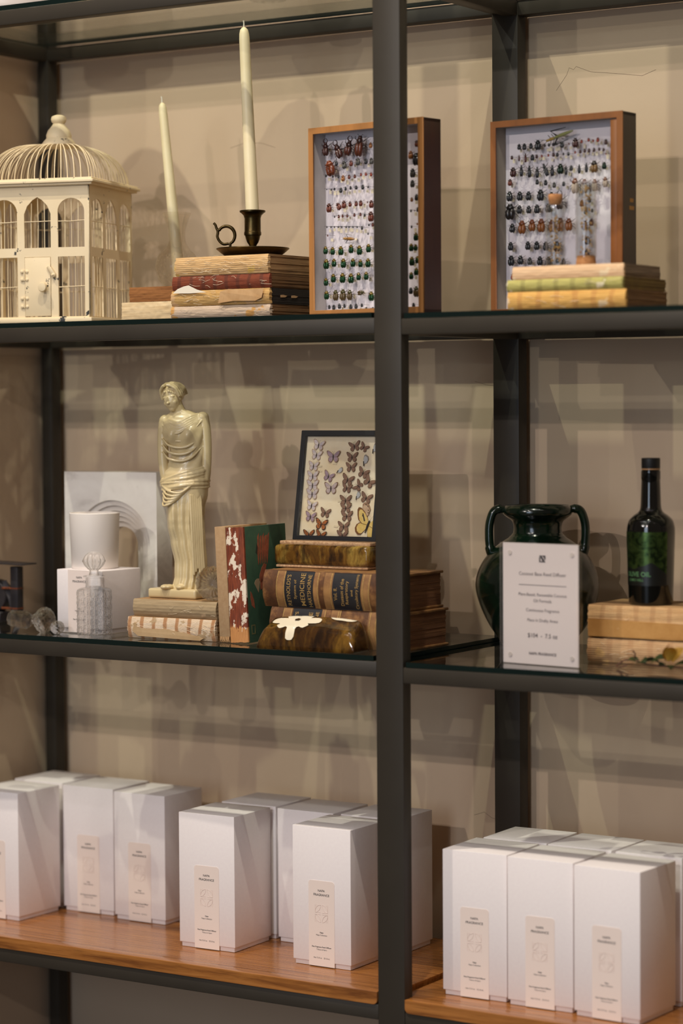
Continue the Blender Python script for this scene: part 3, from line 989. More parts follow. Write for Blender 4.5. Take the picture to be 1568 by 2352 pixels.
NAMES = {'stag': 'stag_beetle', 'stagr': 'stag_beetle', 'stagd': 'stag_beetle', 'long': 'longhorn_beetle', 'orange': 'orange_beetle', 'roach': 'cockroach', 'black': 'black_beetle',
         'blackbig': 'rhinoceros_beetle', 'grey': 'grey_beetle', 'brown': 'brown_beetle', 'red': 'red_beetle', 'green': 'green_beetle', 'olive': 'olive_beetle', 'cricket': 'cricket',
         'dbrown': 'dark_brown_beetle', 'slim': 'slender_brown_beetle', 'slimb': 'slender_black_beetle', 'dgreen': 'dark_green_beetle', 'bee': 'bee', 'striped': 'striped_beetle', 'amber': 'amber_beetle', 'hopper': 'grasshopper'}
PROTO = {}
def insect(k):
    """unit-length insect in the XZ plane, head up, back towards -Y; materials thorax, wing case, leg, slip, pin"""
    if k in PROTO:
        return PROTO[k]
    bm = bmesh.new()
    wid = {'stag': .40, 'stagr': .40, 'stagd': .42, 'long': .40, 'slim': .26, 'slimb': .30, 'roach': .58, 'cricket': .30, 'hopper': .14, 'olive': .50, 'striped': .46, 'amber': .54}.get(k, .58)
    h = wid * 0.34
    if k in ('cricket', 'hopper'):
        add_ball(bm, (0, 0, 0.30), (wid * .36, h, 0.16), 12, 0)
        add_ball(bm, (0, 0, 0.44), (wid * .30, h * .9, 0.08), 10, 0)
        add_ball(bm, (0, -.01, -0.12), (wid * .40, h * 1.1, 0.40), 14, 1)
        for s in (-1, 1):
            add_tube(bm, [(s * wid * .3, 0, 0.1), (s * (wid * .5 + .16), -.04, 0.26), (s * (wid * .5 + .12), .02, -0.26)], [.03, .022, .01], 5, 2)
            add_tube(bm, [(s * .03, 0, 0.5), (s * .10, -.02, .7)], .006, 4, 2)
            for z in (0.22, 0.34):
                add_tube(bm, [(s * wid * .3, 0, z), (s * (wid * .4 + .1), 0, z + .06)], .01, 4, 2)
    else:
        stag = k.startswith('stag')
        top = 0.20 if stag else 0.5
        ez = -0.5 + 0.31 if not stag else -0.24
        el = 0.33 if not stag else 0.26
        # wing cases: two halves meeting along the middle
        for s in (-1, 1):
            add_ball(bm, (s * wid * .20, 0, ez), (wid * .31, h, el), 14, 1)
        pz = ez + el * (1.02 if not stag else 1.1)
        add_ball(bm, (0, -.01, pz), (wid * (.43 if k not in ('slim', 'slimb', 'long') else .36), h * .95, 0.145), 14, 0)
        hz = pz + .15
        add_ball(bm, (0, 0, hz), (wid * .26, h * .7, .085), 10, 0)
        if k == 'roach':
            for i in range(6):
                add_tube(bm, [(-wid * .42, -h * .55, -.36 + i * .1), (0, -h * 1.0, -.38 + i * .1), (wid * .42, -h * .55, -.36 + i * .1)], .022, 5, 0)
        if stag:
            for s in (-1, 1):
                add_tube(bm, spline([(s * wid * .18, 0, hz + .05), (s * wid * .36, -.02, hz + .15), (s * wid * .22, -.02, hz + .27), (s * .02, -.02, hz + .30)], 4), [.034 - .0018 * i for i in range(13)], 6, 0)
        else:
            for s in (-1, 1):
                add_tube(bm, [(s * wid * .14, 0, hz + .04), (s * wid * .30, -.03, hz + .13), (s * wid * .42, -.02, hz + .12)], .010, 4, 2)
        for s in (-1, 1):
            for z0, dz, z1 in ((pz, .08, .16), (ez + el * .55, -.02, -.08), (ez + el * .25, -.10, -.22)):
                x = s * wid * .40
                add_tube(bm, [(x, h * .3, z0), (x + s * .13, h * .2, z0 + dz), (x + s * .19, h * .7, z0 + z1), (x + s * .24, h * .9, z0 + z1 * 1.25)], [.024, .019, .012, .008], 5, 2)
    me = finish(bm, 'insect', smooth=50)
    for q in insect_mats(k):
        me.materials.append(q)
    PROTO[k] = me
    return me
def with_pin(me, ln, depth):
    """the insect at true size with its pin running back to the backing and a data label half way"""
    bm = bmesh.new()
    bm.from_mesh(me)
    bmesh.ops.scale(bm, vec=(ln, ln, ln), verts=bm.verts)
    r = 0.00018
    add_tube(bm, [(0.0004, -0.0065 - ln * .1, 0.0006), (0.0004, depth, 0.0006)], r, 5, 4)
    if ln > 0.0016:
        a, b, c = random.uniform(-.002, .0005), random.uniform(-.007, -.003), random.uniform(0.4, 0.7) * depth
        w, hh = random.uniform(.0028, .0042), random.uniform(.004, .0075)
        f = [bm.verts.new(p) for p in ((a - w / 2, c, b - hh / 2), (a + w / 2, c + .0016, b - hh / 2), (a + w / 2, c + .0016, b + hh / 2), (a - w / 2, c, b + hh / 2))]
        g = [bm.verts.new(q.co + Vector((0, .0003, 0))) for q in f]
        for q in (f, g, *[(f[i], f[(i + 1) % 4], g[(i + 1) % 4], g[i]) for i in range(4)]):
            bm.faces.new(q).material_index = 3
    out = finish(bm, 'pinned_insect', smooth=50)
    for q in me.materials:
        out.materials.append(q)
    return out
def specimen_box(label, loc, rz, w, d, h, table, zoff, ly, face_c, side_c, liner_c, lip=False):
    t = thing('specimen_box', label, 'specimen box', loc, R(rz), 'wooden insect specimen boxes')
    fm = NT('box_face_wood'); n = fm.noise(30, (1, 1, .15), detail=5)
    fm.color(fm.ramp(n, [(0.3, face_c), (0.7, tuple(min(255, int(c * 1.22)) for c in face_c))])).set(rough=.45)
    sm = NT('box_side_wood'); n = sm.noise(24, (1, 1, .12), detail=6)
    sm.color(sm.ramp(n, [(0.3, tuple(int(c * .6) for c in side_c)), (0.7, side_c)])).set(rough=.4)
    lm = NT('box_liner_paper'); n = lm.noise(9, (1, 1, .6), detail=6)
    lm.color(lm.ramp(n, [(0.35, tuple(int(c * .86) for c in liner_c)), (0.65, liner_c)])).set(rough=.8)
    f = 0.0095
    ob('face_frame', cutout([rrect(-w / 2, w / 2, 0, h), rrect(-w / 2 + f, w / 2 - f, f, h - f)], 0.003, 0.0004), fm.m, t)
    def sides(name, e, dd, mt, y0, y1):
        bm = bmesh.new()
        add_box(bm, -w / 2 + e, -w / 2 + e + dd, y0, y1, e, h - e, 0.0006, 1)
        add_box(bm, w / 2 - e - dd, w / 2 - e, y0, y1, e, h - e, 0.0006, 1)
        add_box(bm, -w / 2 + e, w / 2 - e, y0, y1, e, e + dd, 0.0006, 1)
        add_box(bm, -w / 2 + e, w / 2 - e, y0, y1, h - e - dd, h - e, 0.0006, 1)
        return ob(name, finish(bm, smooth=35), mt, t)
    sides('case_side', 0.0, 0.006, sm.m, 0.0031, d)
    sides('liner', 0.0061, 0.0018, lm.m, 0.0032, 0.034)
    if lip:
        ob('inner_lip', box(w / 2 - f - 0.0125, w / 2 - f - 0.0008, 0.002, 0.012, 0.012, h - 0.012, 0.0008), fm.m, t)
    ob('backing_board', box(-w / 2 + .006, w / 2 - .006, 0.034, d - .0005, .006, h - .006), plain('backing_paper', (222, 214, 220), .85, c2=(232, 226, 230), ns=12), t)
    for u, z, ln, k, a in table:
        ln *= 1e-4
        o = ob(NAMES[k], with_pin(insect(k), ln, 0.034 - ly), None, t, (u * 1e-4, ly, z * 1e-4 + zoff), (0, R(a), 0))
    return t
specimen_box('wooden box of pinned beetles with rows of metallic green ones, crossed by the front post', (-0.096, 0.089, ZA_L + 0.0001), -8.2, 0.241, 0.047, 0.309, BEETLES_A, 0, .016, (156, 108, 60), (70, 34, 18), (196, 190, 188))
sb = specimen_box('wooden box of pinned beetles behind the two glass vials, right of the rear post', (0.192, 0.200, ZA_R + 0.0001), -4.0, 0.244, 0.045, 0.3125, BEETLES_B, 0, .018, (124, 76, 36), (52, 30, 16), (164, 154, 140), True)
for z, w in ((.172, .010), (.160, .014)):
    ob('gilt_mark', box(-.0003, .0003, -w / 2, w / 2, 0, .006), plain('faded_gilt', (170, 120, 50), .6), sb, (.1223, .030, z))

# ================================================================ right-hand books and vials
GR = 'yellowed books under the glass vials'
SY = spine_mat('amber_yellow_spine', (232, 186, 104), (212, 158, 78), (188, 124, 54), (236, 206, 160), .60, (10, (186, 126, 66), .45), 330, 1, .5)
SG = spine_mat('pale_green_spine', (196, 188, 112), (172, 162, 84), (150, 140, 76), (232, 220, 182), .62, (11, (138, 128, 72), .5), 420, .8, .3)
SK = spine_mat('pinkish_paper_spine', (234, 200, 160), (222, 180, 136), (216, 176, 132), (238, 214, 176), .6, None, 200, .5, .15)
flat_book('amber-yellow spined book at the bottom of the vial stack', (.299, .030, ZA_R + .0002), 1.5, .197, .155, .0275, SY, M_PG_BROWN, .004, GR, .001, 8)
flat_book('pale green spined book in the middle of the vial stack', (.2945, .033, ZA_R + .0280), 0, .196, .152, .0185, SG, plain('olive_cloth_edge', (120, 96, 34), .7, c2=(104, 78, 26), ns=40), .0035, GR, .0008, 4)
flat_book('pink-tan book on top of the vial stack', (.291, .050, ZA_R + .0468), .6, .188, .134, .0205, SK, M_PG_GREY, .002, GR, .0006)
M_VIAL = see_through('vial_glass', (246, 247, 247))
M_CORK = plain('cork', (168, 112, 66), .85, c2=(196, 140, 88), ns=160)
def flakes(r, z0, z1, n):
    bm = bmesh.new()
    for _ in range(n):
        a, q = random.uniform(0, 2 * PI), r * math.sqrt(random.random())
        add_ball(bm, (q * math.cos(a), q * math.sin(a), random.uniform(z0, z1)), (random.uniform(.001, .0026), random.uniform(.0006, .0016), random.uniform(.0008, .002)), 6, 0, (random.random() * 3, random.random() * 3, 0))
    return finish(bm, smooth=60)
M_FLAKE = plain('dried_gold_flakes', (206, 166, 92), .4, .35, (176, 130, 66), 300)
def vial(label, loc, h, r, inv):
    t = thing('glass_vial', label, 'vial', loc, 0, 'corked glass vials on the yellowed books')
    if not inv:
        body = [(0, 0), (r * .9, 0), (r, .002), (r, h * .80), (r * .96, h * .83), (r * .72, h * .87), (r * .70, h * .90), (r * .80, h * .915), (r * .66, h * .918), (r * .60, h * .87), (r * .88, h * .82), (r * .90, .003), (0, .003)]
        ob('tube', lathe(body, 40, 40), M_VIAL, t)
        ob('cork', lathe([(0, h * .86), (r * .58, h * .86), (r * .72, h * .93), (r * .74, h * .985), (r * .66, h), (0, h)], 24, 40), M_CORK, t)
        ob('flakes', flakes(r * .6, .006, h * .72, 70), M_FLAKE, t)
    else:
        body = [(r * .9, .012), (r, .013), (r, h - .003), (r * .94, h), (0, h), (0, h - .002), (r * .9, h - .003), (r * .9, .014)]
        ob('tube', lathe(body, 40, 40), M_VIAL, t)
        ob('cork', lathe([(0, 0), (r * .96, 0), (r * .98, .003), (r * .88, .016), (0, .016)], 24, 40), M_CORK, t)
        ob('flakes', flakes(r * .6, .02, h * .95, 80), M_FLAKE, t)
    return t
ZV = ZA_R + .0675
vial('shorter glass vial of gold flakes with its cork on top', (.247, .095, ZV), .112, .0152, False)
vial('taller glass vial standing upside down on its cork, full of gold flakes', (.297, .100, ZV), .129, .0160, True)

# pointed dark ornament at the right picture edge, upper shelf
t = thing('carved_leaf_ornament', 'dark brown pointed wooden ornament entering at the right picture edge', 'ornament', (.475, .30, ZA_R + .0002), 0)
M_DW = plain('dark_carved_wood', (70, 34, 18), .45, c2=(52, 26, 14), ns=40)
ob('foot', lathe([(0, 0), (.04, 0), (.04, .006), (.012, .014), (.007, .03), (.006, .27), (0, .272)], 32), M_DW, t)
bm = bmesh.new()
add_ball(bm, (0, 0, 0), (.107, .03, .009), 32)
for v in bm.verts:
    k = abs(v.co.x) / .107
    v.co.z *= 1 - .55 * k * k
    v.co.y *= 1 - .5 * k * k
ob('leaf', finish(bm, smooth=60), M_DW, t, (0, 0, .2905))

# above: things on the topmost glass seen from below
t = thing('glass_bowl', 'clear glass dish on the topmost shelf, seen through the pane from below', 'glass dish', (-.372, .222, TOP_L + .0088), 0)
ob('bowl', lathe([(0, 0), (.030, 0), (.032, .004), (.028, .007), (.055, .04), (.075, .075), (.072, .075), (.052, .042), (.022, .010), (0, .010)], 64, 30, lambda a, z, r: .0012 * math.cos(16 * a)), M_CLEAR, t)
t = thing('white_canister', 'white ceramic canister on the topmost glass at the upper left corner', 'canister', (-.845, .115, TOP_L + .0088), 0)
ob('body', lathe([(0, 0), (.090, 0), (.097, .003), (.100, .010), (.100, .13), (.097, .136), (0, .136)], 64), plain('white_glaze', (240, 228, 220), .3), t)
ob('knob', lathe([(0, .1355), (.012, .1355), (.010, .142), (.018, .150), (.016, .160), (0, .162)], 32), plain('white_glaze_knob', (240, 228, 220), .3), t)
# ================================================================ middle shelf, left bay
# dark iron instrument at the left picture edge
t = thing('iron_instrument', 'dark iron antique instrument with copper-coloured bands at the left picture edge', 'instrument', (-.905, .17, ZB_L), 0)
M_IRON = plain('dark_blued_iron', (44, 42, 46), .45, .35, (58, 54, 56), 30, .1)
M_COPPER = plain('worn_copper_band', (150, 80, 44), .5, .4, (64, 44, 36), 260)
ob('column', box(-.0085, .0085, -.0085, .0085, .022, .104, .001), M_IRON, t)
bm = bmesh.new()
add_box(bm, -.075, .03, -.022, .022, .104, .1065, .0006, 1)
for v in bm.verts:
    v.co.z += .004 * max(0, v.co.x / .03) + .006 * max(0, (-v.co.x - .03) / .045)
ob('top_plate', finish(bm, smooth=30), M_IRON, t)
bm = bmesh.new()
add_tube(bm, [(-.030, 0, .076), (-.016, 0, .045), (-.008, 0, .020), (.002, 0, .0025)], .0062, 4)
ob('strut', finish(bm), M_IRON, t)
bm = bmesh.new()
add_lathe(bm, [(0, -.012), (.028, -.012), (.030, -.009), (.030, .009), (.028, .012), (0, .012)], 40, (-.050, .004, .0485), axis=(0, 1, .0))
ob('drum', finish(bm, smooth=40), M_IRON, t)
bm = bmesh.new()
add_box(bm, -.090, -.028, -.016, .016, .0003, .020, .002, 1)
ob('foot', finish(bm, smooth=40), M_IRON, t)
for z in (.062, .025):
    bm = bmesh.new()
    add_box(bm, -.030, -.008, -.0095, -.004, z, z + .004, .0008, 1)
    add_box(bm, -.0087, .0087, -.0088, .0088, z + .001, z + .0035)
    ob('copper_band', finish(bm), M_COPPER, t)

def prism_cut(seg, prof, fac=8, smooth=None):
    return lathe(prof, fac, smooth if smooth else 20)
def diamond(n, rows, amp):
    def fn(a, z, r):
        u, q = a * n / (2 * PI), z * rows
        d1, d2 = abs(((u + q) % 1) - .5) * 2, abs(((u - q) % 1) - .5) * 2
        return amp * (min(d1, 1) + min(d2, 1) - 1)
    return fn
# stopper lying on its side
t = thing('crystal_stopper', 'cut crystal stopper lying on its side on the glass shelf', 'stopper', (-.735, .058, ZB_L + .0205), R(8))
t.rotation_euler = (0, R(4), R(6))
bm = bmesh.new()
add_lathe(bm, [(0, -.083), (.0135, -.083), (.0150, -.081), (.0165, -.049), (.0125, -.043), (.0075, -.040), (.0065, -.036)], 8, axis=(1, 0, 0))
ob('plug', finish(bm, smooth=15), M_CLEAR, t, (0, 0, -.004))
bm = bmesh.new()
add_lathe(bm, [(.0065, -.036), (.009, -.033)] + [(.0215 * math.sin(PI * k / 20) ** .8 + .0015, -.0335 + .043 * k / 20) for k in range(2, 20)] + [(0.004, .0098), (0, .010)], 96, fn=diamond(10, 110, .0011), axis=(1, 0, 0))
ob('ball', finish(bm, smooth=25), M_CLEAR, t)
t = thing('crystal_drop', 'small cut crystal drop half hidden between the lying stopper and the white candle box', 'crystal', (-.700, .035, ZB_L + .0122), 0)
ob('drop', lathe([(0, -.012), (.006, -.0115)] + [(.0125 * math.sin(PI * (k + 2) / 24), -.012 * math.cos(PI * (k + 2) / 24)) for k in range(1, 20)] + [(0, .012)], 64, 25, diamond(8, 160, .0009)), M_CLEAR, t)

# marble arch block
def marble():
    t = NT('white_marble')
    n = t.noise(7, (1, 1, 1.6), detail=7, rough=.62, dist=1.4)
    v = t.noise(22, detail=5)
    c = t.ramp(n, [(.30, (214, 206, 198)), (.44, (238, 231, 223)), (.62, (245, 239, 231)), (.8, (228, 221, 213))])
    t.color(t.mix(t.mul(t.step(v, .62, .72), .35), c, (182, 176, 172))).set(rough=.35, sss=0.0)
    return t.m
W_, H_, D_ = .206, .278, .048
parts = []
for k in range(6):
    hw = .083 - .0098 * k
    y0 = D_ * .13 * k
    y1 = D_ if k == 5 else D_ * .13 * (k + 1)
    lp = [rrect(-W_ / 2, W_ / 2, 0, H_), arch(.005, hw, .0, .144, hw, 32)]
    # the opening runs to the foot, so the plate is one loop
    a = arch(.005, hw, 0, .144, hw, 32)
    loop = [(-W_ / 2, 0), (.005 - hw, 0)] + list(reversed(a[2:])) + [(.005 + hw, 0), (W_ / 2, 0), (W_ / 2, H_), (-W_ / 2, H_)]
    parts.append((cutout([loop], y1 - y0), Matrix.Translation((0, y0, 0)), 0))
tag(ob('marble_arch_block', join(parts), marble(), None, (-.727, .222, ZB_L), (0, 0, R(1.5))), 'white marble block with stepped arch niche behind the white candle', 'bookend')

# white candle box and candle
t = thing('candle_box', 'square white card candle box under the white candle tumbler', 'box', (-.673, .064, ZB_L), R(-3.2))
ob('base', box(-.0505, .0505, .0025, .0995, .0004, .03, .0008), M_BOX, t)
ob('lid', box(-.053, .053, 0, .102, .0085, .1115, .0014), M_BOX, t)
lab = ob('label', cutout([rrect(-.0265, .0265, .002, .1114)], .0004), M_LABEL, t, (0, -.0005, 0))
bits = [(text(b, w, bold=q), Matrix.Translation((0, -.0002, z)), 0) for b, w, z, q in (('NAPA', .0135, .0985, .006), ('FRAGRANCE', .031, .0915, .006))]
ob('brand_lettering', join(bits), M_INK, lab)
bits = [(text(b, w, bold=q), Matrix.Translation((0, -.0002, z)), 0) for b, w, z, q in (('Napa', .0075, .044, .015), ('Napa Collection', .021, .0395, 0), ('Fine Fragrance Candle', .030, .0245, .015), ('11 oz', .008, .0125, 0))]
ob('caption_lettering', join(bits), M_INK, lab)
t = thing('candle_tumbler', 'matte white candle tumbler standing on the white candle box', 'candle', (-.6785, .115, ZB_L + .1117), 0)
ob('tumbler', lathe([(0, 0), (.039, 0), (.041, .0025), (.0445, .095), (.0445, .0975), (.0432, .0985), (.042, .0965), (.0405, .082), (0, .082)], 64, 50), plain('matte_white_tumbler', (238, 230, 222), .5), t)

# cut crystal perfume bottle
def hobnail(a, z, r):
    if not (.004 < z < .080) or r < .028:
        return 0
    n, p = 13, .0158
    u, q = a * n / (2 * PI), (z - .004) / p
    du, dq = (u % 1) - .5, (q % 1) - .5
    d = math.hypot(du, dq)
    v = .0011 * max(0, 1 - (d / .30) ** 2)                       # round button
    v -= .0009 * max(0, 1 - abs(d - .36) / .07)                   # ring groove
    e = min(abs(((u + q) % 1) - .0), abs(((u - q) % 1) - .0), 1 - ((u + q) % 1), 1 - ((u - q) % 1))
    v -= .0007 * max(0, 1 - e / .06)
    for g in (abs(q - round(q)), abs(u - round(u))):
        if g < .16 and d > .42:
            v += .0005 * math.cos(((q if g == abs(u - round(u)) else u) * 8 * PI))
    return v
t = thing('perfume_bottle', 'cut crystal perfume bottle with ball stopper standing before the white candle box', 'bottle', (-.6165, .034, ZB_L), R(10))
prof = [(0, 0), (.027, 0), (.0292, .0015), (.0300, .004)] + [(.0300, .004 + .076 * k / 96) for k in range(1, 97)] + [(.0296, .0815), (.027, .0835), (.0235, .0845), (.0165, .0852), (.0150, .0870), (.0148, .1000), (.0155, .1020), (.0190, .1035), (.0192, .1050), (.0180, .1060), (.0100, .1062)]
inner = [(.0095, .104), (.0092, .086), (.015, .081), (.0245, .077), (.0250, .010), (.022, .007), (0, .006)]
ob('vessel', lathe(prof + [(0, .1062)], 156, 28, hobnail), cut_glass('cane_cut_crystal', (254, 254, 253), 0.58), t)
sp = [(0, .1063), (.0088, .1063), (.0092, .1068), (.0086, .1085), (.0075, .1125), (.0080, .1150), (.0105, .1175)] + [(.0182 * math.cos(R(-50 + 7 * k)), .1315 + .0160 * math.sin(R(-50 + 7 * k))) for k in range(0, 19)] + [(.004, .1472), (0, .1474)]
def ballfn(a, z, r):
    if z < .117:
        return 0
    return .0009 * math.cos(12 * a) * min(1, r / .01) + (.0012 * max(0, math.cos((z - .131) * 520)) * max(0, math.cos(12 * a)) if .122 < z < .138 else 0)
ob('stopper', lathe(sp, 120, 28, ballfn), M_CLEAR, t)

# two flat books under the statuette
GF = 'flat books under the statuette'
SF1 = spine_mat('drab_linen_spine', (176, 154, 120), (150, 128, 94), (140, 118, 84), (196, 168, 130), .66, None, 150, .8, .2)
SF2 = spine_mat('white_and_rust_spine', (240, 226, 202), (226, 202, 168), (176, 118, 60), (188, 160, 122), .56, (13, (168, 108, 52), .8), 420, 1.3, .75)
flat_book('drab linen-spined book lying directly under the statuette base', (-.4655, .064, ZB_L + .0372), .6, .174, .128, .0295, SF1, M_PG_TAN, .0045, GF, .0006, 6)
fb = flat_book('lower flat book with cream signatures and rust-brown glue bands', (-.4655, .054, ZB_L + .0002), 3.0, .178, .128, .0368, SF2, M_PG_TAN, .004, GF, .001, 10)
ob('torn_paper', flap([(-.066, .004), (.06, .001), (.068, .006), (.03, .013), (-.01, .018), (-.05, .017), (-.07, .020), (-.07, .026), (-.074, .027), (-.078, .012)], -.0052, curl=.002), plain('drab_torn_paper', (196, 166, 126), .9, c2=(180, 148, 106), ns=30), fb)

# robed classical statuette (a plain stand-in figure)
M_RESIN = plain('cream_resin', (214, 196, 152), .30, c2=(204, 184, 140), ns=12, coat=.25, coatr=.15)
def statuette():
    k = .000182
    t = thing('statuette', 'cream resin statuette of a robed woman on a low plinth, on two flat books', 'statuette', (-.4900, .118, ZB_L + .0668), 0)
    yaw_ = R(24)
    ob('plinth', finish((lambda b: (add_box(b, -.051, .051, -.032, .038, .0002, .0165, .004, 3), b)[1])(bmesh.new()), smooth=40), M_RESIN, t)
    Z = lambda zy: (2095 - zy) * k + .0160
    X = lambda zx: (zx - 425) * k
    rows = [(2098, 330, 640, .95), (2060, 345, 652, .95), (1980, 362, 660, .9), (1850, 366, 662, .85), (1650, 330, 648, .85), (1500, 302, 640, .86), (1430, 298, 640, .88), (1330, 286, 650, .86),
            (1200, 255, 682, .74), (1100, 236, 690, .68), (1020, 258, 686, .66), (930, 300, 674, .66), (840, 335, 668, .66), (760, 318, 674, .66), (680, 268, 678, .62), (600, 242, 676, .58), (530, 246, 666, .54), (480, 268, 646, .48), (450, 296, 610, .46), (428, 322, 560, .5), (405, 336, 500, .62)]
    N = 128
    def interp(y):
        for a, b in zip(rows, rows[1:]):
            if a[0] >= y >= b[0]:
                f = (a[0] - y) / (a[0] - b[0])
                f = f * f * (3 - 2 * f)
                return [a[i] + (b[i] - a[i]) * f for i in range(1, 4)]
        return rows[-1][1:]
    bm = bmesh.new()
    prev = None
    ny = 150
    first_ring = None
    for j in range(ny + 1):
        y = 2098 - (2098 - 405) * j / ny
        l_, r_, q = interp(y)
        cx, hw = X((l_ + r_) / 2), (r_ - l_) / 2 * k
        dp = hw * q
        ring = []
        for i in range(N):
            a = 2 * PI * i / N
            ca, sa = math.cos(a), math.sin(a)
            fx = abs(ca) ** .9 * (1 if ca > 0 else -1)
            fy = abs(sa) ** .9 * (1 if sa > 0 else -1)
            fold = 0
            lower = max(0.0, min(1.0, (y - 1180) / 250))
            upper = max(0.0, min(1.0, (1000 - y) / 150)) * max(0.0, min(1.0, (y - 520) / 120))
            # long vertical folds, gathered towards the right-hand side
            ph = a * 15 + 1.2 * math.sin(a * 2 + y * .002) + (y - 1200) * .0012 * math.sin(a)
            side = .35 + .65 * max(0, math.cos(a + .75))
            fold += lower * side * .0020 * math.sin(ph)
            # soft diagonal tunic folds
            fold += upper * .0009 * math.sin(a * 9 + y * .030)
            x_, y_ = cx + fx * (hw + fold), fy * (dp + fold)
            if sa < 0:
                # bent knee pushing the cloth, thigh above and shin below
                g = math.exp(-(((x_ - X(372)) / .011) ** 2)) * math.exp(-(((y - 1440) / 190) ** 2))
                y_ -= .0085 * g
                g = math.exp(-(((x_ - X(390)) / .012) ** 2)) * math.exp(-(((y - 1760) / 200) ** 2))
                y_ -= .0035 * g
                # bust under the tunic
                for bx in (368, 545):
                    g = math.exp(-(((x_ - X(bx)) / .0125) ** 2 + ((y - 640) * k / .0125) ** 2))
                    y_ -= .0075 * g
            ring.append(bm.verts.new((x_, y_, Z(y))))
        if prev:
            for i in range(N):
                bm.faces.new((prev[i], prev[(i + 1) % N], ring[(i + 1) % N], ring[i]))
        else:
            first_ring = ring
        prev = ring
    bm.faces.new(prev)
    bm.faces.new(first_ring)
    # neck and head
    add_tube(bm, spline([(X(425), .002, Z(470)), (X(415), .000, Z(420)), (X(395), -.003, Z(370)), (X(380), -.004, Z(320))], 5), [.0150, .0140, .0126, .0118, .0112, .0108, .0106, .0106, .0106, .0107, .0108, .0108, .0108, .0108, .0108, .0108], 24)
    hx, hz = X(358), Z(285)
    tl = R(-9)
    from mathutils import Euler
    HM = Matrix.Translation((hx, -.0055, hz)) @ Euler((R(8), tl, R(-16))).to_matrix().to_4x4()
    def H(c, r, rot=None):
        v = add_ball(bm, (0, 0, 0), r, 20, 0, rot)
        bmesh.ops.translate(bm, vec=Vector(c), verts=v)
        bmesh.ops.transform(bm, matrix=HM, verts=v)
    H((0, .0035, .0045), (.0165, .0190, .0200))           # skull
    H((0, -.0045, -.0050), (.0142, .0128, .0185))         # face
    H((0, -.0085, -.0185), (.0064, .0058, .0056))         # chin
    H((0, -.0168, -.0030), (.0020, .0030, .0075), (R(12), 0, 0))   # nose ridge
    H((0, -.0186, -.0078), (.0031, .0026, .0022))         # nose tip
    for s in (-1, 1):
        H((s * .0064, -.0122, .0024), (.0056, .0032, .0017), (0, s * R(6), 0))   # brow
        H((s * .0066, -.0128, -.0014), (.0034, .0026, .0019))    # eye
        H((s * .0082, -.0100, -.0080), (.0048, .0045, .0055))    # cheek
        H((s * .0146, .0010, -.0020), (.0022, .0040, .0055))     # ear
    H((0, -.0150, -.0118), (.0040, .0020, .0011))         # upper lip
    H((0, -.0146, -.0139), (.0034, .0021, .0012))         # lower lip
    # toes showing under the hem
    for fx_, fy_ in ((330, -.0205), (300, -.0235), (455, -.024)):
        add_ball(bm, (X(fx_), fy_, .0195), (.0085, .0125, .0048), 16)
    me = remeshed(bm, .00095, 2)
    body = ob('figure', me, M_RESIN, t, (0, 0, 0), (0, 0, 0))
    # hair: waved locks drawn back to a knot
    bm = bmesh.new()
    def HT(pts, r):
        v = add_tube(bm, spline(pts, 4), r, 8)
        bmesh.ops.transform(bm, matrix=HM, verts=v)
    for s in (-1, 1):
        for i in range(7):
            a = i / 6
            pts = []
            for j in range(7):
                b = j / 6
                th = R(8 + 96 * b)
                rad = .0188 + .0006 * math.sin(j * 2.4 + i)
                yy = -.0145 + .030 * a + .008 * b
                pts.append((s * rad * math.sin(th) * (1 - .22 * abs(a - .35)), yy * (1 - .15 * b), .0040 + (.0215 - .006 * abs(a - .4)) * math.cos(th)))
            HT(pts, .0029)
        for i in range(6):
            v = add_ball(bm, (s * (.0042 + .0024 * i), -.0142 + .0021 * i, .0118 - .0019 * i), .0027, 10)
            bmesh.ops.transform(bm, matrix=HM, verts=v)
    v = add_ball(bm, (0, .0215, -.001), (.0080, .0075, .0078), 16)
    bmesh.ops.transform(bm, matrix=HM, verts=v)
    v = add_ball(bm, (0, .004, .0085), (.0168, .0180, .0165), 20)
    bmesh.ops.transform(bm, matrix=HM, verts=v)
    ob('hair', remeshed(bm, .0008, 2), M_RESIN, t)
    # mantle rolled round the hips, its end thrown over the shoulder and both arms wrapped inside
    bm = bmesh.new()
    for i in range(7):
        pts = []
        for j in range(25):
            a = R(-200 + 400 * j / 24) if False else 2 * PI * j / 24
            y = 1075 + 40 * math.cos(a + PI) + (i - 3) * (23 + 9 * math.cos(a))
            l_, r_, q = interp(y)
            cx, hw = X((l_ + r_) / 2), (r_ - l_) / 2 * k
            o_ = .0006 + .0010 * math.sin(i * 2.1 + a * 2)
            pts.append((cx + math.cos(a) * (hw + o_), math.sin(a) * (hw * q + o_ + .001), Z(y) + .001 * math.sin(a * 3 + i)))
        add_tube(bm, pts, .0029 + .0006 * math.sin(i * 1.7), 8)
    for i in range(5):                                        # sash falling from the hip across the thigh
        pts = [(X(600 - 12 * i), -.026 + .001 * i, Z(1090 + 16 * i)), (X(480 - 22 * i), -.0325, Z(1180 + 24 * i)), (X(360 - 14 * i), -.031, Z(1170 + 34 * i)), (X(270 + 3 * i), -.018, Z(1120 + 34 * i))]
        add_tube(bm, spline(pts, 6), .0022, 8)
    for i in range(6):                                        # end hanging down the right side
        x0 = 560 + 16 * i
        pts = [(X(x0), -.026 + .0022 * i, Z(1200)), (X(x0 + 14), -.0290 + .0022 * i, Z(1450)), (X(x0 + 22), -.0275 + .0022 * i, Z(1700 + 20 * (i % 2))), (X(x0 + 30), -.0260 + .0022 * i, Z(1960 - 30 * (i % 3)))]
        add_tube(bm, spline(pts, 6), .0026, 8)
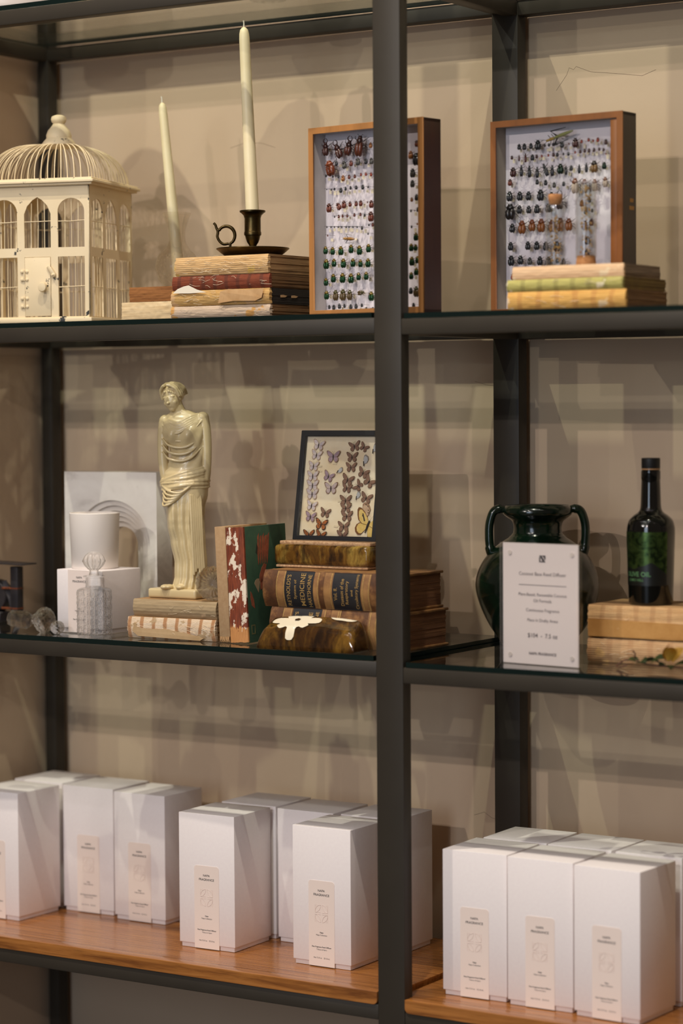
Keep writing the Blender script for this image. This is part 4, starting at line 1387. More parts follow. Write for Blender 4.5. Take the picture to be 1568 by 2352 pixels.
    for i in range(5):                                        # shawl edge round the neck
        pts = [(X(300 - 6 * i), -.004 - .0012 * i, Z(455 + 14 * i)), (X(350), -.0155 - .0016 * i, Z(500 + 24 * i)), (X(440), -.0205 - .0014 * i, Z(520 + 26 * i)), (X(540), -.0150 - .0016 * i, Z(470 + 24 * i)), (X(610 + 6 * i), -.004 - .001 * i, Z(440 + 14 * i))]
        add_tube(bm, spline(pts, 6), .0021, 8)
    # arms hanging straight inside the mantle
    for pts, r0 in ((((272, .0015, 505), (256, .0005, 600), (247, .000, 730), (252, -.002, 880), (268, -.003, 1010), (284, -.002, 1090)), .0112),
                    (((640, .0015, 478), (662, .0005, 590), (674, .000, 730), (676, -.001, 880), (672, -.002, 1010), (660, -.001, 1090)), .0112)):
        P3 = spline([(X(a_), b_, Z(c_)) for a_, b_, c_ in pts], 6)
        add_tube(bm, P3, [r0 * (1 - .28 * q / (len(P3) - 1)) for q in range(len(P3))], 16)
        add_ball(bm, P3[0], (r0, r0 * 1.05, r0 * .9), 16)
    for i in range(5):
        y0 = 570 + i * 62
        pts = [(X(262), -.010, Z(y0 - 20)), (X(345), -.0185 - .0010 * i, Z(y0 + 46)), (X(470), -.0214 - .0008 * i, Z(y0 + 66)), (X(575), -.0188 - .0008 * i, Z(y0 + 30)), (X(655), -.009, Z(y0 - 70))]
        add_tube(bm, spline(pts, 6), [.0012 + .0016 * math.sin(PI * q / 24) for q in range(25)], 7)
    ob('mantle', remeshed(bm, .00095, 3), M_RESIN, t)
    return t
st = statuette()
for c_ in st.children:
    if not c_.name.startswith('plinth'):
        c_.rotation_euler = (0, 0, R(18))

# crystal paperweight
def facets(a, z, r):
    return .0006 * math.cos(20 * a + (0 if z > .0 else PI / 20)) * min(1, r / .012)
t = thing('crystal_paperweight', 'round cut crystal paperweight between the statuette and the upright books', 'paperweight', (-.3975, .080, ZB_L + .0668 + .0298), R(28))
bm = bmesh.new()
add_lathe(bm, [(0, -.0235), (.006, -.0235)] + [(.0295 * math.sin(R(18 + 8 * j)), -.0245 * math.cos(R(18 + 8 * j))) for j in range(0, 19)] + [(.005, .0215), (0, .0205)], 144, fn=facets, axis=(0, -1, 0))
ob('ball', finish(bm, smooth=20), M_CLEAR, t)

# ---------------------------------------------------------------- upright books
t = thing('upright_book', 'tan board-covered book standing upright, left of the red and white spine', 'book', (-.3555, .0545, ZB_L + .0004), R(3.5))
t.rotation_euler = (0, R(-2.6), R(3.5))
M_BOARD = plain('tan_pasteboard', (182, 150, 112), .9, c2=(170, 136, 98), ns=120, bump=.2)
ob('cover', box(-.0105, .0105, 0, .137, .0095, .1945, .001), M_BOARD, t)
ob('page_block', box(-.0085, .0085, .002, .134, .0006, .0100), M_PG_TAN, t)
bm = bmesh.new()
for k in range(16):
    x = -.0095 + .0012 * k
    add_tube(bm, [(x, .0005, .0105), (x + random.uniform(-.0006, .0006), -.0006, .005), (x + random.uniform(-.001, .001), -.0004, random.uniform(.0006, .003))], .00045, 4)
ob('frayed_edge', finish(bm), M_TANPAPER, t)
t = thing('upright_book', 'upright book with green cover and peeling red-brown spine', 'book', (-.3245, .0530, ZB_L + .0004), R(3.5))
t.rotation_euler = (0, R(-2.6), R(3.5))
def peel():
    t = NT('peeling_red_spine')
    f = t.noise(70, (5, 1, .5), detail=6)
    w = t.wave(110, 'X', 1.0)
    p = t.noise(34, (1.3, 1, .8), detail=6, rough=.6)
    g = t.noise(60, (3, 1, .6), detail=5)
    red = t.ramp(f, [(.3, (84, 34, 20)), (.62, (142, 66, 34))])
    rust = t.mix(t.mul(t.step(w, .5, .9), .6), (214, 152, 90), (150, 84, 40))
    white = t.mix(t.mul(t.step(w, .6, .95), .4), (242, 228, 206), (200, 160, 120))
    sx = t.n.new('ShaderNodeSeparateXYZ')
    t.l.new(t.coord(), sx.inputs[0])
    low = t.step(t.ramp(sx.outputs[2], [(0, (255, 255, 255)), (.046, (255, 255, 255)), (.048, (0, 0, 0)), (1, (0, 0, 0))]), .4, .6)
    c = t.mix(t.step(p, .535, .555), red, white)
    mp = t.n.new('ShaderNodeMapRange')
    mp.inputs['From Min'].default_value = -.004
    mp.inputs['From Max'].default_value = .056
    t.l.new(sx.outputs[2], mp.inputs[0])
    nz = t.n.new('ShaderNodeMath')
    nz.operation = 'LESS_THAN'
    t.l.new(mp.outputs[0], nz.inputs[0])
    t.l.new(g, nz.inputs[1])
    t.color(t.mix(nz.outputs[0], c, rust)).set(rough=.75)
    t.bump(p, .5, .0015)
    return t.m
sp = spineblock(.192, .0345, .0025, rag=.0006)
sp.transform(Matrix.Rotation(-PI / 2, 4, 'Y') @ Matrix.Translation((.098, 0, -.01725)))
ob('spine', sp, peel(), t)
ob('page_block', box(-.0165, .0135, .004, .134, .0015, .1905), M_PG_CREAM, t)
M_GREEN = plain('green_cloth_board', (58, 92, 68), .7, c2=(50, 82, 62), ns=60)
gc = ob('cover', box(.0137, .0172, .001, .1385, .0003, .1945, .0008), M_GREEN, t)
M_DECO = plain('orange_printed_flower', (178, 98, 66), .8, c2=(140, 74, 52), ns=120)
M_DECO2 = plain('pale_printed_petal', (176, 152, 118), .8)
M_DECO3 = plain('dark_printed_leaf', (44, 56, 44), .8)
def deco(loops, mt, name='cover_print'):
    """printed decoration on the green board: (depth, height) loops"""
    me = cutout(loops, .00025)
    me.transform(Matrix.Rotation(PI / 2, 4, 'Z'))
    ob(name, me, mt, gc, (.01745, 0, 0))
for q in range(5):
    x0 = .043 + .007 * q
    deco([[(x0, .128), (x0 + .003, .133), (x0 + .005 + .001 * q, .160), (x0 + .006 + .0014 * q, .182 - .004 * (q % 2)), (x0 + .001 * q + .001, .176), (x0 - .001, .150)]], M_DECO)
deco([[(.036, .150), (.041, .146), (.044, .158), (.040, .166)]], M_DECO3)
deco([[(.050, .098), (.058, .104), (.066, .120), (.070, .128), (.062, .130), (.054, .124), (.046, .112), (.044, .102)]], M_DECO)
deco([[(.046, .086), (.052, .088), (.057, .100), (.052, .106), (.047, .098)]], M_DECO)
deco([[(.064, .090), (.074, .092), (.078, .098), (.070, .100)]], M_DECO)
for cx_, cz_, a0 in ((.040, .094, 1.9), (.094, .108, .9)):
    deco([[(cx_, cz_ - .012)] + [(cx_ + .013 * math.cos(a0 - .9 + .18 * i), cz_ + .012 * math.sin(a0 - .9 + .18 * i)) for i in range(11)]], M_DECO2)
deco([[(.016, .062), (.026, .056), (.024, .070), (.018, .082), (.014, .086), (.013, .074)]], M_DECO)
deco([rrect(.012, .024, .014, .030), rrect(.014, .022, .016, .028)], plain('dull_gilt_stamp', (116, 112, 72), .7))

# ---------------------------------------------------------------- leather medical volumes
def leather():
    t = NT('scuffed_calf_leather')
    a = t.noise(14, detail=8, rough=.68)
    b = t.noise(60, detail=5)
    c = t.ramp(a, [(.38, (70, 42, 22)), (.49, (94, 58, 30)), (.56, (136, 94, 52)), (.66, (164, 122, 72))])
    t.color(t.mix(t.mul(t.step(b, .6, .7), .5), c, (70, 38, 22))).set(rough=.5)
    t.bump(b, .25, .0008)
    return t.m
M_LEATHER = leather()
M_LEATHER2 = plain('worn_tan_band', (160, 118, 70), .5, c2=(112, 74, 44), ns=45)
M_BLACKLAB = plain('black_leather_label', (28, 28, 32), .45, c2=(36, 36, 40), ns=50)
M_GOLD = plain('gilt_lettering', (196, 160, 96), .5, .2, (150, 116, 66), 300)
M_PG_LEATH = pages_mat('toned_page_edges', (142, 98, 62), (100, 64, 40), 500)
def tome(label, loc, rz, w, d, h, labels):
    t = thing('leather_book', label, 'book', loc, R(rz), 'thick leather medical volumes')
    bl = .0085
    ob('page_block', pageblock(w - .008, d - .006, h - .009, 14, .0006), M_PG_LEATH, t, (0, .002, .0045))
    for z in (0, h - .0045):
        ob('cover', box(-w / 2, w / 2, .002, d, z, z + .0045, .0016), M_LEATHER2, t)
    sp = ob('spine', spineblock(w, h, bl, .004, 60, 24, rag=.0003), M_LEATHER, t)
    def patch(x0, x1, mt, off, parent, name):
        me = spineblock(x1 - x0, h * .985, bl, -.0005, 12, 24)
        return ob(name, me, mt, parent, ((x0 + x1) / 2, -off, h * .0075))
    for x in (-.097, -.029, -.001, .072, .108):
        patch(x - .009, x + .009, M_LEATHER2, .0006, sp, 'worn_band')
    for x in (-.105, -.090, -.034, -.022, .004, .008, .067, .079):
        patch(x - .0007, x + .0007, M_GOLD, .0010, sp, 'gilt_rule')
    for x0, x1, lines in labels:
        lb = patch(x0, x1, M_BLACKLAB, .0012, sp, 'title_label')
        bits = []
        for body, px, wd, ht, zc in lines:
            me = text(body, wd, height=ht, bold=.004)
            me.transform(Matrix.Rotation(-PI / 2, 4, 'Y'))
            for v in me.vertices:
                z = v.co.z + zc * h
                u = 2 * z / h - 1
                v.co.z = z
                v.co.y = v.co.y - bl * (1 - u * u) - .0003
                v.co.x += px
            bits.append((me, Matrix(), 0))
        if bits:
            ob('lettering', join(bits), M_GOLD, lb)
    return t
HL = .0625
tome('lower leather volume of the medical pair, mostly hidden by the glazed flower block', (-.143, .0735, ZB_L + .0002), -1.5, .264, .132, .0625,
     [(-.0860, -.0290, [("REYNOLDS'S", -.020, .056, .0065, .45), ('System of', -.006, .032, .006, .5), ('MEDICINE', .008, .056, .0075, .45), ('HARTSHORNE', .021, .058, .0062, .45)])])
tome('upper leather volume with black and gilt title labels, under the glazed brown block', (-.155, .0735, ZB_L + .0630), -2, .268, .132, .0610,
     [(-.0885, -.0310, [("REYNOLDS'S", -.0205, .051, .0078, .47), ('System of', -.0065, .032, .0068, .50), ('MEDICINE', .0075, .054, .0092, .50), ('HARTSHORNE', .0215, .053, .0072, .47)]),
      (.0075, .0625, [('Vol. II.', -.021, .021, .0066, .42), ('Diseases of the', -.0085, .044, .0066, .47), ('Respiratory', .0015, .038, .0076, .47), ('and', .0110, .010, .0046, .46), ('Circulatory Systems', .0210, .056, .0078, .50)])])

# ---------------------------------------------------------------- glazed ceramic blocks
def glaze(name, a, b, c):
    t = NT(name)
    n = t.noise(26, (1, 1, .5), detail=6, rough=.65, dist=.8)
    q = t.noise(80, (1, 1, .35), detail=5)
    col = t.ramp(n, [(.32, a), (.5, b), (.68, c)])
    t.color(t.mix(t.mul(t.step(q, .46, .62), .75), col, (26, 16, 10))).set(rough=.09, coat=.6, coatr=.05)
    t.bump(t.noise(45, detail=3), .35, .002)
    return t.m
M_GLAZE = glaze('treacle_brown_glaze', (34, 20, 10), (70, 44, 16), (120, 86, 30))
M_GLAZE2 = glaze('amber_blue_glaze', (44, 24, 12), (104, 70, 24), (160, 132, 62))
M_CREAMG = plain('cream_slip_glaze', (238, 226, 200), .12, coat=.5, coatr=.05)
M_CLAY = plain('raw_buff_clay', (206, 170, 130), .9, c2=(160, 120, 86), ns=260, bump=.4)
def tile_z(x, y, w, d):
    """height of the pillow-shaped block"""
    ex = min(1, (w / 2 - abs(x)) / .014)
    ef = min(1, max(0, y) / .012)
    eb = min(1, max(0, d - y) / .010)
    s = lambda q: math.sqrt(max(0, 1 - (1 - max(0, q)) ** 2))
    return s(ex) * s(ef) * s(eb) * (.0300 + .020 * min(1, y / d * 1.25) - .006 * (2 * x / w) ** 2)
def flower_block():
    w, d = .186, .050
    t = thing('glazed_block', 'glossy brown glazed ceramic block with a cream flower, lying at the glass edge', 'ceramic block', (-.164, .0055, ZB_L + .0002), R(1.0), 'glazed ceramic blocks')
    bm = bmesh.new()
    nx, ny = 64, 40
    g = []
    for j in range(ny + 1):
        row = []
        for i in range(nx + 1):
            u = (i / nx) * 2 - 1
            u = math.sin(u * PI / 2) * .35 + u * .65
            x = u * w / 2
            v = j / ny
            y = (v ** 1.6) * d
            row.append(bm.verts.new((x, y, .004 + tile_z(x, y, w, d) * .97)))
        g.append(row)
    for j in range(ny):
        for i in range(nx):
            bm.faces.new((g[j][i], g[j][i + 1], g[j + 1][i + 1], g[j + 1][i]))
    edge = [g[0][i] for i in range(nx)] + [g[j][nx] for j in range(ny)] + [g[ny][i] for i in range(nx, 0, -1)] + [g[j][0] for j in range(ny, 0, -1)]
    low = [bm.verts.new((v.co.x * .985, v.co.y + (.001 if v.co.y < .01 else -.0005), 0)) for v in edge]
    for k in range(len(edge)):
        bm.faces.new((edge[k], low[k], low[(k + 1) % len(edge)], edge[(k + 1) % len(edge)]))
    bm.faces.new(low)
    ob('block', finish(bm, smooth=60), M_GLAZE, t)
    # flower: petals over the crown with one running down the front
    def patch(name, fn_, rmax, mt, cx, cy, off=.0009, n=72, m_=16):
        b2 = bmesh.new()
        c0 = None
        prev = None
        def P(a, f):
            r = fn_(a) * f
            X_, Y_ = cx + r * math.cos(a), cy + r * math.sin(a) * .62
            z0 = 0
            if Y_ < .0055:
                z0 = (Y_ - .0055) * 1.15
                Y_ = .0055 + (Y_ - .0055) * .0
                base = .004 + tile_z(X_, .0055, w, d) * .97
                zz = base + z0
                yy = .0055 * max(0, min(1, (zz - .004) / (base - .004 + 1e-6))) ** 1.6
                return (X_, yy - off, max(.002, zz))
            return (X_, Y_ - off * .4, .004 + tile_z(X_, Y_, w, d) * .97 + off)
        c0 = b2.verts.new(P(0, 0))
        for q in range(1, m_ + 1):
            ring = [b2.verts.new(P(2 * PI * k / n, q / m_)) for k in range(n)]
            for k in range(n):
                if prev is None:
                    b2.faces.new((c0, ring[k], ring[(k + 1) % n]))
                else:
                    b2.faces.new((prev[k], ring[k], ring[(k + 1) % n], prev[(k + 1) % n]))
            prev = ring
        ob(name, finish(b2, smooth=60), mt, t)
    def fl(a):
        r = .026
        for ang, ln, wd in ((R(-91), .050, .26), (R(172), .047, .40), (R(218), .036, .36), (R(8), .046, .42), (R(-40), .034, .34), (R(62), .040, .42), (R(118), .040, .42)):
            dd = (a - ang + PI) % (2 * PI) - PI
            r = max(r, .022 + (ln - .022) * math.exp(-(dd / wd) ** 4))
        return r
    patch('cream_flower', fl, .04, M_CREAMG, -.030, .0245)
    patch('flower_centre', lambda a: .0052 * (1 + .12 * math.sin(5 * a)), .006, M_GLAZE, -.030, .0285, .0016, 24, 4)
    patch('cream_petal', lambda a: .020 * (1 + .3 * math.cos(2 * a)), .03, M_CREAMG, .052, .043, .0009, 32, 6)
    return t
flower_block()
t = thing('glazed_block', 'amber and brown glazed ceramic block on the leather volumes, under the butterfly frame', 'ceramic block', (-.212, .128, ZB_L + .1249), R(0), 'glazed ceramic blocks')
bm = bmesh.new()
add_box(bm, -.095, .095, 0, .12, .0035, .039, .008, 4)
bmesh.ops.subdivide_edges(bm, edges=bm.edges[:], cuts=3, use_grid_fill=True)
for v in bm.verts:
    v.co += v.normal * 0 + Vector((0, .0016 * noise.noise(v.co * 40), .0012 * noise.noise(v.co * 35 + Vector((5, 0, 0)))))
ob('block', finish(bm, smooth=60), M_GLAZE2, t)
ob('raw_base', box(-.091, .091, .003, .117, .0, .0042, .001), M_CLAY, t)
ob('raw_top', box(-.088, .092, .010, .112, .0385, .0440, .0012), M_CLAY, t)

# ---------------------------------------------------------------- butterfly frame
M_WINGBODY = plain('butterfly_body', (52, 44, 42), .8)
WING = {}
def wing_mat(k):
    if k in WING:
        return WING[k]
    pal = {'lilac': ((226, 210, 200), (198, 182, 190), (188, 158, 136)), 'mauve': ((158, 134, 146), (178, 152, 162), (148, 116, 102)), 'pale': ((212, 192, 182), (188, 166, 170), (146, 112, 90)),
           'brown': ((148, 112, 88), (132, 100, 86), (112, 80, 60)), 'copper': ((190, 106, 44), (150, 90, 48), (76, 48, 32)), 'yellow': ((224, 186, 96), (232, 200, 124), (124, 78, 36)),
           'folded': ((204, 202, 200), (190, 190, 190), (150, 140, 130)), 'foldtan': ((206, 176, 146), (196, 160, 128), (160, 124, 96))}[k]
    t = NT('butterfly_wing_' + k)
    n = t.noise(220, detail=3)
    c = t.ramp(n, [(.35, pal[0]), (.65, pal[1])])
    if k == 'copper':
        sp_ = t.noise(420, detail=1)
        c = t.mix(t.step(sp_, .58, .62), c, (50, 28, 20))
    t.color(c).set(rough=.85)
    e = plain('wing_margin_' + k, pal[2], .85)
    WING[k] = [t.m, e, M_WINGBODY, M_DOT]
    return WING[k]
M_DOT = plain('wing_spot', (48, 36, 30), .9)
def butterfly(k, span):
    bm = bmesh.new()
    def wing(pts, lift, s, mi, scale_in=.86, y=0.0):
        c = Vector((pts[0][0], pts[0][1]))
        P = lambda x, z, o: (s * x * span, y - abs(x) * lift * span - o, z * span)
        ring0 = [bm.verts.new(P(x, z, 0)) for x, z in pts]
        ringi = [bm.verts.new(P(c.x + (x - c.x) * scale_in, c.y + (z - c.y) * scale_in, .00012)) for x, z in pts]
        back = [bm.verts.new(P(x, z, -.00035)) for x, z in pts]
        n = len(pts)
        f = bm.faces.new(ringi)
        f.material_index = 0
        for i in range(n):
            j = (i + 1) % n
            bm.faces.new((ring0[i], ring0[j], ringi[j], ringi[i])).material_index = mi
            bm.faces.new((ring0[i], back[i], back[j], ring0[j])).material_index = mi
        bm.faces.new(back).material_index = mi
    fore = [(.02, .06), (.10, .20), (.26, .33), (.42, .40), (.49, .38), (.50, .30), (.44, .16), (.36, .04), (.24, -.02), (.10, -.01), (.02, .0)]
    hind = [(.02, .02), (.14, .0), (.30, -.02), (.37, -.10), (.38, -.22), (.32, -.32), (.22, -.37), (.13, -.34), (.06, -.20), (.02, -.08)]
    if k in ('folded', 'foldtan'):
        p = [(0, -.5), (.10, -.30), (.34, -.28), (.55, .0), (.52, .30), (.30, .52), (.12, .45), (.0, .1)]
        wing(p, .02, 1, 1)
        add_tube(bm, [(0, -.0008, -.55 * span), (.02 * span, -.001, -.1 * span)], span * .045, 6, 2)
        if k == 'foldtan':
            for x, z in ((.44, .20), (.40, -.02), (.34, .36), (.36, -.16)):
                add_ball(bm, (x * span, -.0012, z * span), (span * .03, .0003, span * .03), 8, 3)
    else:
        for s in (-1, 1):
            wing(hind, .05, s, 1, y=0)
            wing(fore, .10, s, 1, y=-.0004)
            if k == 'yellow':
                add_ball(bm, (s * .27 * span, -.0004 - .027 * span - .0004, .20 * span), (span * .022, .0003, span * .022), 8, 3)
        add_tube(bm, [(0, -.0012, .15 * span), (0, -.0016, .06 * span), (0, -.0016, -.04 * span), (0, -.001, -.24 * span)], [span * .018, span * .032, span * .030, span * .012], 8, 2)
        for s in (-1, 1):
            add_tube(bm, [(0, -.0012, .15 * span), (s * .08 * span, -.002, .36 * span)], .00013, 4, 2)
    me = finish(bm, 'butterfly')
    for q in wing_mat(k):
        me.materials.append(q)
    return me
BUTTERFLIES = [(-485,1631,236,"lilac",10),(-515,1461,225,"lilac",10),(-554,1270,214,"lilac",5),(-553,1099,236,"lilac",0),(-544,939,246,"lilac",0),(-536,789,246,"lilac",0),(-526,589,225,"lilac",10),(-530,400,225,"mauve",8),(-176,1433,268,"mauve",0),(-50,1214,133,"folded",30),(-239,1093,225,"mauve",20),(-173,894,268,"pale",0),(220,1614,225,"brown",-10),(409,1595,182,"brown",30),(587,1585,171,"folded",0),(193,1429,225,"brown",0),(419,1376,182,"folded",-10),(191,1256,214,"brown",0),(144,1037,246,"brown",15),(141,898,203,"brown",10),(138,689,236,"brown",0),(151,561,225,"brown",0),(183,423,236,"brown",0),(141,244,236,"brown",0),(132,95,225,"brown",0),(435,1159,225,"brown",20),(563,1012,246,"brown",35),(361,940,203,"brown",-60),(339,781,146,"folded",0),(533,735,236,"brown",15),(487,497,289,"foldtan",-20),(611,273,578,"yellow",20),(-247,471,214,"brown",10),(-304,274,253,"copper",8),(-536,90,231,"copper",0),(-297,86,218,"copper",12)]

def butterfly_frame():
    w, h = .1628, .1873
    t = thing('butterfly_frame', 'black framed case of pinned butterflies leaning on the amber glazed block', 'butterfly frame', (-.2168, .1767, ZB_L + .1693), 0)
    t.rotation_euler = Matrix.Rotation(R(1.6), 3, 'Z').to_4x4().to_3x3().to_euler() if False else (R(-10.1), 0, R(1.6))
    f = .0075
    ob('frame', cutout([rrect(-w / 2, w / 2, 0, h, .001), rrect(-w / 2 + f, w / 2 - f, f * .9, h - f * 1.1)], .016, .0005), plain('black_frame_lacquer', (22, 22, 24), .4), t)
    lm = NT('stained_cotton_lining')
    n = lm.noise(11, detail=6, rough=.6)
    n2 = lm.noise(90, detail=4)
    lm.color(lm.ramp(n, [(.3, (238, 212, 170)), (.55, (250, 234, 204)), (.75, (244, 222, 186))])).set(rough=.95)
    lm.bump(n2, .4, .001)
    ob('lining', box(-w / 2 + f - .001, w / 2 - f + .001, .0078, .013, f * .9 - .001, h - f * 1.1 + .001), lm.m, t)
    for u, z, sp_, k, a in BUTTERFLIES:
        ob('butterfly', butterfly(k, sp_ * 1e-4), None, t, (u * 1e-4, .0068 - .0003 * (z % 3), z * 1e-4), (0, R(a), 0))
    bm = bmesh.new()
    M_SMALL = plain('tiny_caption_paper', (232, 214, 178), .9)
    for u, z in ((-.0485, .1345), (-.0435, .127), (-.043, .119), (-.018, .140), (-.0145, .132), (-.006, .096), (.018, .168), (.0145, .152), (.006, .112), (.0015, .068), (-.05, .0935), (-.055, .064), (-.002, .0245), (.045, .139), (.042, .121)):
        ob('caption_slip', box(-.0042, .0042, 0, .0003, -.0014, .0014), M_SMALL, t, (u, .0070, z), (0, R(random.uniform(-20, 20)), 0))
    ob('glazing', box(-w / 2 + f - .001, w / 2 - f + .001, .0020, .0032, f * .9 - .001, h - f * 1.1 + .001), see_through('frame_glazing', (252, 252, 252)), t)
butterfly_frame()

# ================================================================ middle shelf, right bay
def green_glaze():
    t = NT('dark_green_glaze')
    n = t.noise(12, detail=7, rough=.65)
    q = t.noise(40, detail=4)
    t.color(t.ramp(n, [(.34, (7, 12, 9)), (.54, (10, 28, 17)), (.74, (28, 50, 25))])).set(rough=.16, coat=.2, coatr=.06)
    t.bump(q, .25, .0012)
    return t.m
M_GG = green_glaze()
t = thing('green_vase', 'dark green glazed two-handled pottery vase behind the price sign', 'vase', (.1345, .245, ZB_R), R(32))
t.scale = (1, 1, 1.03)
pr = spline([(.050, 0, 0), (.0525, 0, .004), (.062, 0, .020), (.0775, 0, .042), (.0915, 0, .072), (.0985, 0, .100), (.0965, 0, .122), (.088, 0, .142), (.0765, 0, .1575), (.060, 0, .172), (.0435, 0, .183), (.0395, 0, .188), (.0385, 0, .198), (.0410, 0, .207), (.0500, 0, .214), (.0555, 0, .220), (.0550, 0, .227), (.0500, 0, .2325)], 5)
prof = [(0, 0)] + [(p.x, p.z) for p in pr] + [(.044, .231), (.036, .220), (.034, .19), (0, .17)]
prof = [(r * 1.02, z) for r, z in prof]
ob('body', lathe(prof, 80, 60, lambda a, z, r: (.0012 if abs(z - .1845) < .0025 else 0) + .0006 * math.sin(3 * a + z * 40)), M_GG, t)
for s in (-1, 1):
    bm = bmesh.new()
    add_tube(bm, spline([(s * .047, 0, .2225), (s * .060, 0, .2265), (s * .071, 0, .2220), (s * .0775, 0, .204), (s * .0785, 0, .184), (s * .0770, 0, .166), (s * .073, 0, .152)], 6), [.0062] * 6 + [.0072] * 24 + [.0085] * 7, 16, flat=1.35)
    ob('handle', finish(bm, smooth=60), M_GG, t)

# acrylic price sign
t = thing('acrylic_sign', 'clear acrylic price sign holding a white diffuser card, before the green vase', 'sign', (.236, .052, ZB_R + .0002), R(-7.5))
w, h = .1435, .1895
M_ACRYL = see_through('clear_acrylic', (255, 254, 254))
ob('front_panel', box(-w / 2, w / 2, 0, .0085, 0, h, .0006), M_ACRYL, t)
ob('back_panel', box(-w / 2 + .0002, w / 2, .0100, .0185, 0, h, .0006), M_ACRYL, t)
cd = ob('card', box(-w / 2 + .0005, w / 2 - .0005, .0087, .0097, .0008, h - .0008), plain('white_card', (236, 226, 220), .7), t)
bits = []
for body, wd, z, b in (('Coconut Base Reed Diffuser', .0885, .1415, 0), ('Plant-Based, Renewable Coconut', .0905, .1090, 0), ('Oil Formula', .034, .1000, 0), ('Continuous Fragrance', .0625, .0845, 0), ('Place In Drafty Areas', .0575, .0690, 0), ('$104  -  7.5 oz', .056, .0455, .01), ('NAPA FRAGRANCE', .0515, .0178, .025)):
    bits.append((text(body, wd, bold=b), Matrix.Translation((.004, -.0002, z)), 0))
bits.append((box(-.0405, .0485, -.0003, .0, .1238, .1245), Matrix(), 0))
ob('lettering', join(bits), plain('grey_card_ink', (92, 84, 86), .7), cd, (0, .0086, 0))
bits = []
for lp in ([(0, 0), (.0022, 0), (.0022, .0062), (0, .0088)], [(.0, .0105), (.0040, .0105), (.0118, .0), (.0078, .0)], [(.0046, .0105), (.0118, .0105), (.0118, .0042), (.0094, .0042), (.0094, .0070)], [(0.0028, .0), (.0066, .0), (.0066, .0018), (.0028, .0018)]):
    bits.append((cutout([lp], .0003), Matrix.Translation((-.0020, -.0003, .1600)), 0))
ob('emblem', join(bits), M_INK, cd, (0, .0086, 0))
M_MAGNET = plain('clear_magnet_stud', (206, 196, 188), .15, coat=.5)
for sx in (-1, 1):
    for z in (.014, h - .016):
        me = lathe([(0, -.0018), (.0032, -.0018), (.0036, -.0008), (.0036, .0002), (0, .0002)], 20, 40)
        me.transform(Matrix.Rotation(PI / 2, 4, 'X'))
        ob('magnet', me, M_MAGNET, t, (sx * .0585 + .001, .0088 - .0010, z))

# pair of straw-coloured books and the oil bottle
GB = 'straw-coloured books under the oil bottle'
SW1 = spine_mat('ridged_straw_spine', (228, 190, 138), (206, 160, 104), (150, 96, 54), (218, 178, 126), .62, (11, (176, 130, 84), .5), 330, 1.4, .75)
SW2 = spine_mat('buff_linen_spine', (206, 168, 124), (184, 142, 98), (150, 108, 68), (212, 170, 112), .60, (9, (170, 124, 82), .4), 260, 1.0, .35)
bt = flat_book('upper straw-coloured book under the oil bottle, ridged sewn signatures', (.400, .152, ZB_R + .0380), 0, .252, .12, .0520, SW1, M_PG_TAN, .004, GB, .0012, 10, ridge=.0016)
ob('torn_paper', flap([(-.124, .003), (.02, .002), (.07, .004), (.12, .006), (.12, .020), (.09, .016), (.05, .026), (.02, .028), (-.04, .029), (-.124, .030)], -.0058, curl=.001), plain('ochre_torn_paper', (200, 150, 86), .9, c2=(176, 124, 62), ns=24), bt)
flat_book('lower buff book under the oil bottle, beside the acrylic sign', (.400, .148, ZB_R + .0002), 0, .25, .124, .0376, SW2, M_PG_TAN, .004, GB, .001, 10)

ZBT = ZB_R + .0901
t = thing('oil_bottle', 'dark olive oil bottle with black cap and metallic green label on the straw-coloured books', 'bottle', (.3605, .196, ZBT), R(20))
M_DGLASS = plain('near_black_bottle_glass', (10, 11, 8), .06, coat=.4, coatr=.03)
pr = [(0, 0), (.0325, 0), (.0340, .0015), (.0346, .004), (.0376, .105)] + [(p.x, p.z) for p in spline([(.0376, 0, .112), (.0370, 0, .122), (.0338, 0, .132), (.0265, 0, .1395), (.0195, 0, .1445), (.0164, 0, .151), (.0156, 0, .165), (.0146, 0, .195)], 5)] + [(.0151, .196), (.0151, .2085), (.0140, .2095), (.0138, .213), (0, .213)]
ob('glass_body', lathe(pr, 72, 35), M_DGLASS, t)
ob('cap', lathe([(0, .2128), (.0142, .2128), (.0146, .2136), (.0146, .2278), (.0138, .2288), (0, .2288)], 48, 35), plain('matte_black_cap', (20, 19, 18), .5), t)
ob('seal_ring', lathe([(.0139, .2106), (.0146, .2106), (.0146, .2124), (.0139, .2124)], 48, 35), plain('tan_seal', (176, 132, 88), .6), t)
def rad(z):
    return .0346 + (.0376 - .0346) * (z - .004) / .101 + .00035 if z < .105 else .03795
FA = R(-90 - 32)          # label centre faces between the shelf front and the camera
def wrap(x, z, off=0.0):
    a = FA + x / .0365
    r = rad(z) + off
    return (r * math.cos(a), r * math.sin(a), z)
def label_patch(xs, z0, ztop):
    bm = bmesh.new()
    cols = [[bm.verts.new(wrap(x, z0 + (ztop(x) - z0) * j / 10)) for j in range(11)] for x in xs]
    for a, b in zip(cols, cols[1:]):
        for j in range(10):
            bm.faces.new((a[j], b[j], b[j + 1], a[j + 1]))
    return finish(bm, smooth=60)
xs = [-.052 + .1025 * i / 48 for i in range(49)]
hill = lambda x: .058 + .008 * math.exp(-((x - .022) / .013) ** 2) - .014 * max(0, (x - .036) / .02) + .0012 * math.sin(x * 300)
bm = bmesh.new()
cols = [[bm.verts.new(wrap(x, hill(x) + (.1145 - hill(x)) * j / 10)) for j in range(11)] for x in xs]
for a, b in zip(cols, cols[1:]):
    for j in range(10):
        bm.faces.new((a[j], b[j], b[j + 1], a[j + 1]))
lm = NT('metallic_green_label')
n = lm.noise(60, detail=5, dist=1.5)
